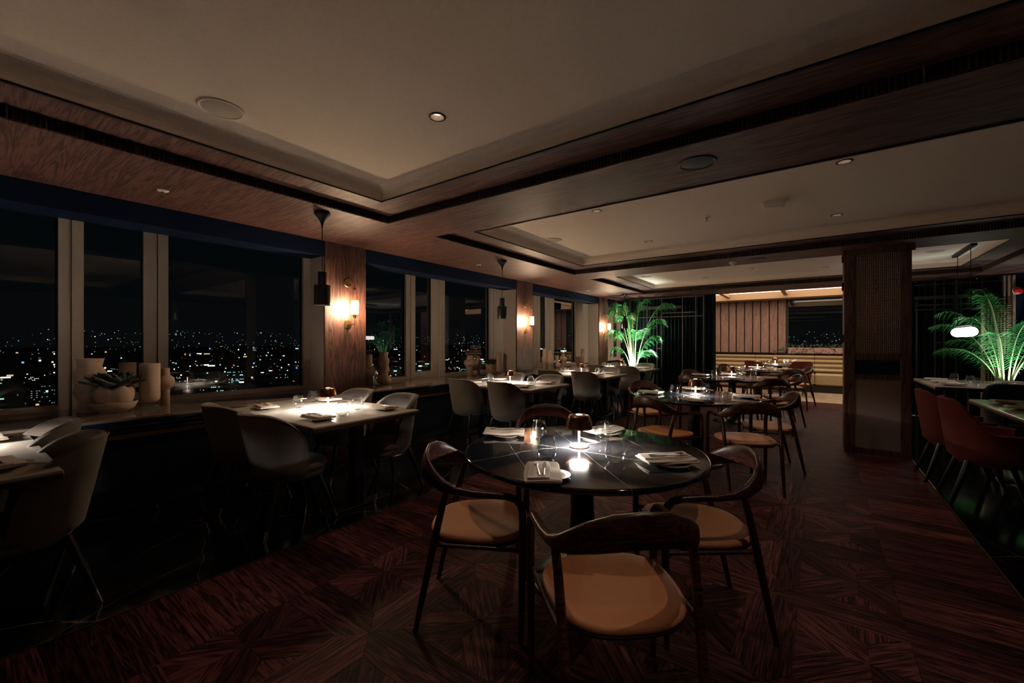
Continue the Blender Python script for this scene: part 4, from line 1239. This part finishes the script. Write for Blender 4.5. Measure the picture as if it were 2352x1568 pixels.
MB().lathe([(.048,0),(.050,-.006),(.050,-.020),(.040,-.024)], 28).build('base', M['white'], sd)
MB().lathe([(.030,-.024),(.034,-.028),(.034,-.040),(.022,-.046),(0,-.047)], 24).build('sensor_head', M['white'], sd)
ap = thing('emergency_light', 'white box shaped emergency light fitting on the middle coffer ceiling', 'light fitting', (-.34, 4.62, Z_CEIL), .08)
MB().bevbox(-.115, .115, -.055, .055, -.006, 0, .002).build('mount_plate', M['white'], ap)
MB().loft([[(sx*a, sy*b_, z) for sx, sy in ((-1,-1),(1,-1),(1,1),(-1,1))] for a, b_, z in ((.085,.045,-.006),(.088,.048,-.03),(.078,.040,-.058),(.060,.028,-.062))], True, True, False).build('body', M['white'], ap)

# ------------------------------------------------------------------ linear alabaster pendant in the alcove
p1 = on_z(2194, 586, Z_CEIL); p2 = on_z(2236, 559, Z_CEIL)
ctr = ((p1[0]+p2[0])/2, (p1[1]+p2[1])/2); an = math.atan2(p2[1]-p1[1], p2[0]-p1[0]); hl = math.dist(p1, p2)/2
lp = thing('linear_pendant', 'linear pendant of glowing white alabaster discs hung on black cables', 'pendant lamp', (ctr[0], ctr[1], 1.50), an)
tz = Z_CEIL - 1.50
MB().bevbox(-hl-.04, hl+.04, -.03, .03, tz-.035, tz, .004).build('canopy', M['black'], lp)
for s in (-1, 1): MB().tube([(s*hl*.72,0,tz-.03),(s*hl*.72,0,.05)], .004, 8).build('cable', M['black'], lp)
MB().bevbox(-hl*.95, hl*.95, -.012, .012, .085, .105, .003).build('spine', M['black'], lp)
nd = 6; rd = .068
for k in range(nd):
    x = -hl*.72 + 2*hl*.72*k/(nd-1)
    m = MB(); rings = []
    for dx, q in ((-.030,.82),(-.024,.95),(0,1),(.024,.95),(.030,.82)):
        rings.append([(x+dx*1.6, rd*q*math.cos(2*PI*t/28), rd*q*math.sin(2*PI*t/28)) for t in range(28)])
    m.loft(rings); m.build('alabaster_disc', M['e_linear'], lp)

# ------------------------------------------------------------------ palms
def palm(x, y, label, seed, fronds, potz, big=1.0, power=1.0):
    t = thing('potted_palm', label, 'palm', (x, y, 0)); rr = random.Random(seed)
    MB().lathe([(.0,0),(.13,0),(.15,.02),(.18,potz-.03),(.18,potz),(.165,potz),(.155,potz-.05),(0,potz-.05)], 32, caps=False).build('pot', M['soil'], t)
    up = MB().lathe([(.0,0),(.035,0),(.035,.06),(.0,.06)], 16, (.05,-.22,potz-.05)); up.build('uplight', M['black'], t)
    for az, reach, height, bend, stem in fronds:
        # arching midrib from the pot
        az += rr.uniform(-.08, .08); n = 20
        dx, dy = math.cos(az), math.sin(az)
        p0 = Vector((.05*dx, .05*dy, potz-.06)); p1 = Vector((.16*reach*dx, .16*reach*dy, potz + .55*height))
        p2 = Vector((.55*reach*dx, .55*reach*dy, potz + 1.05*height)); p3 = Vector((reach*dx, reach*dy, potz + height*(1-bend)))
        pts = [(p0*(1-q)**3 + p1*3*q*(1-q)**2 + p2*3*q*q*(1-q) + p3*q**3) for q in [i/n for i in range(n+1)]]
        fr = MB().tube(pts, [.011*(1-.8*i/n)+.001 for i in range(n+1)], 6).build('frond_stem', M['stem'], t)
        lf = MB(); side = Vector((-dy, dx, 0))
        i0 = int(n*stem); m = 36
        for k in range(m):
            q = stem + (1-stem)*k/(m-1); fi = q*n; i = min(n-1, int(fi)); P = pts[i].lerp(pts[i+1], fi-i)
            tg = (pts[i+1]-pts[i]).normalized(); nrm = side.cross(tg).normalized()
            L_ = big*.36*(math.sin(PI*min(1, (q-stem)/(1-stem)*.82+.16))**.7)*rr.uniform(.85,1.1)
            for s in (-1, 1):
                d = (side*s*.86 + tg*.62 + nrm*(.18+rr.uniform(-.12,.12))).normalized()
                wv_ = tg.cross(d).cross(d).normalized(); wdt = .0105*big
                e = P + d*L_ + Vector((0,0,-.42*L_*rr.uniform(.3,1.5)))
                mdd = P + d*L_*.5 + Vector((0,0,.02))
                u_ = tg*wdt*.5
                lf.add([P-u_*.5, P+u_*.5, mdd+u_*1.6, e, mdd-u_*1.6], [(0,1,2,4),(4,2,3)])
        stuff(lf.build('leaflets', M['leaf'], fr))
    for k, (lx, ly) in enumerate(((.05,-.22),)):
        spot('palm_uplight', P_PALM*power, R(110), .7, .03, (.88,1.0,.90), t, (lx,ly,potz+.03), (PI,0,0))
    return t
palm(-3.70, 10.16, 'tall arching palm lit from below next to the window wall', 4,
     [(R(208),.60,1.75,.12,.55), (R(178),.50,1.92,.10,.60), (R(228),.66,1.35,.28,.50), (R(4),.95,1.88,.10,.55), (R(-15),.80,1.50,.12,.50),
      (R(2),.62,1.05,.10,.42), (R(200),.55,.85,.30,.45), (R(55),.25,1.92,.06,.6), (R(120),.25,1.70,.10,.55), (R(-60),.45,1.2,.10,.5),
      (R(240),.45,1.9,.12,.6), (R(-30),.55,.75,.25,.4), (R(172),.42,1.2,.2,.5), (R(-100),.45,1.6,.15,.5)], .52)
palm(2.38, 9.98, 'bushy palm lit from below in the alcove behind the linear lamp', 8,
     [(R(180),.85,1.15,.15,.25), (R(165),.78,1.40,.15,.30), (R(200),.9,.75,.25,.2), (R(120),.5,1.75,.10,.32), (R(230),.5,1.6,.12,.30), (R(90),.4,1.45,.1,.30),
      (R(-8),.8,1.1,.2,.25), (R(8),.8,1.4,.15,.30), (R(-30),.8,.9,.25,.2), (R(-70),.5,1.15,.15,.25), (R(250),.55,1.0,.2,.2), (R(210),.7,1.3,.2,.25), (R(150),.7,.9,.2,.2)], .62, .8, .26)
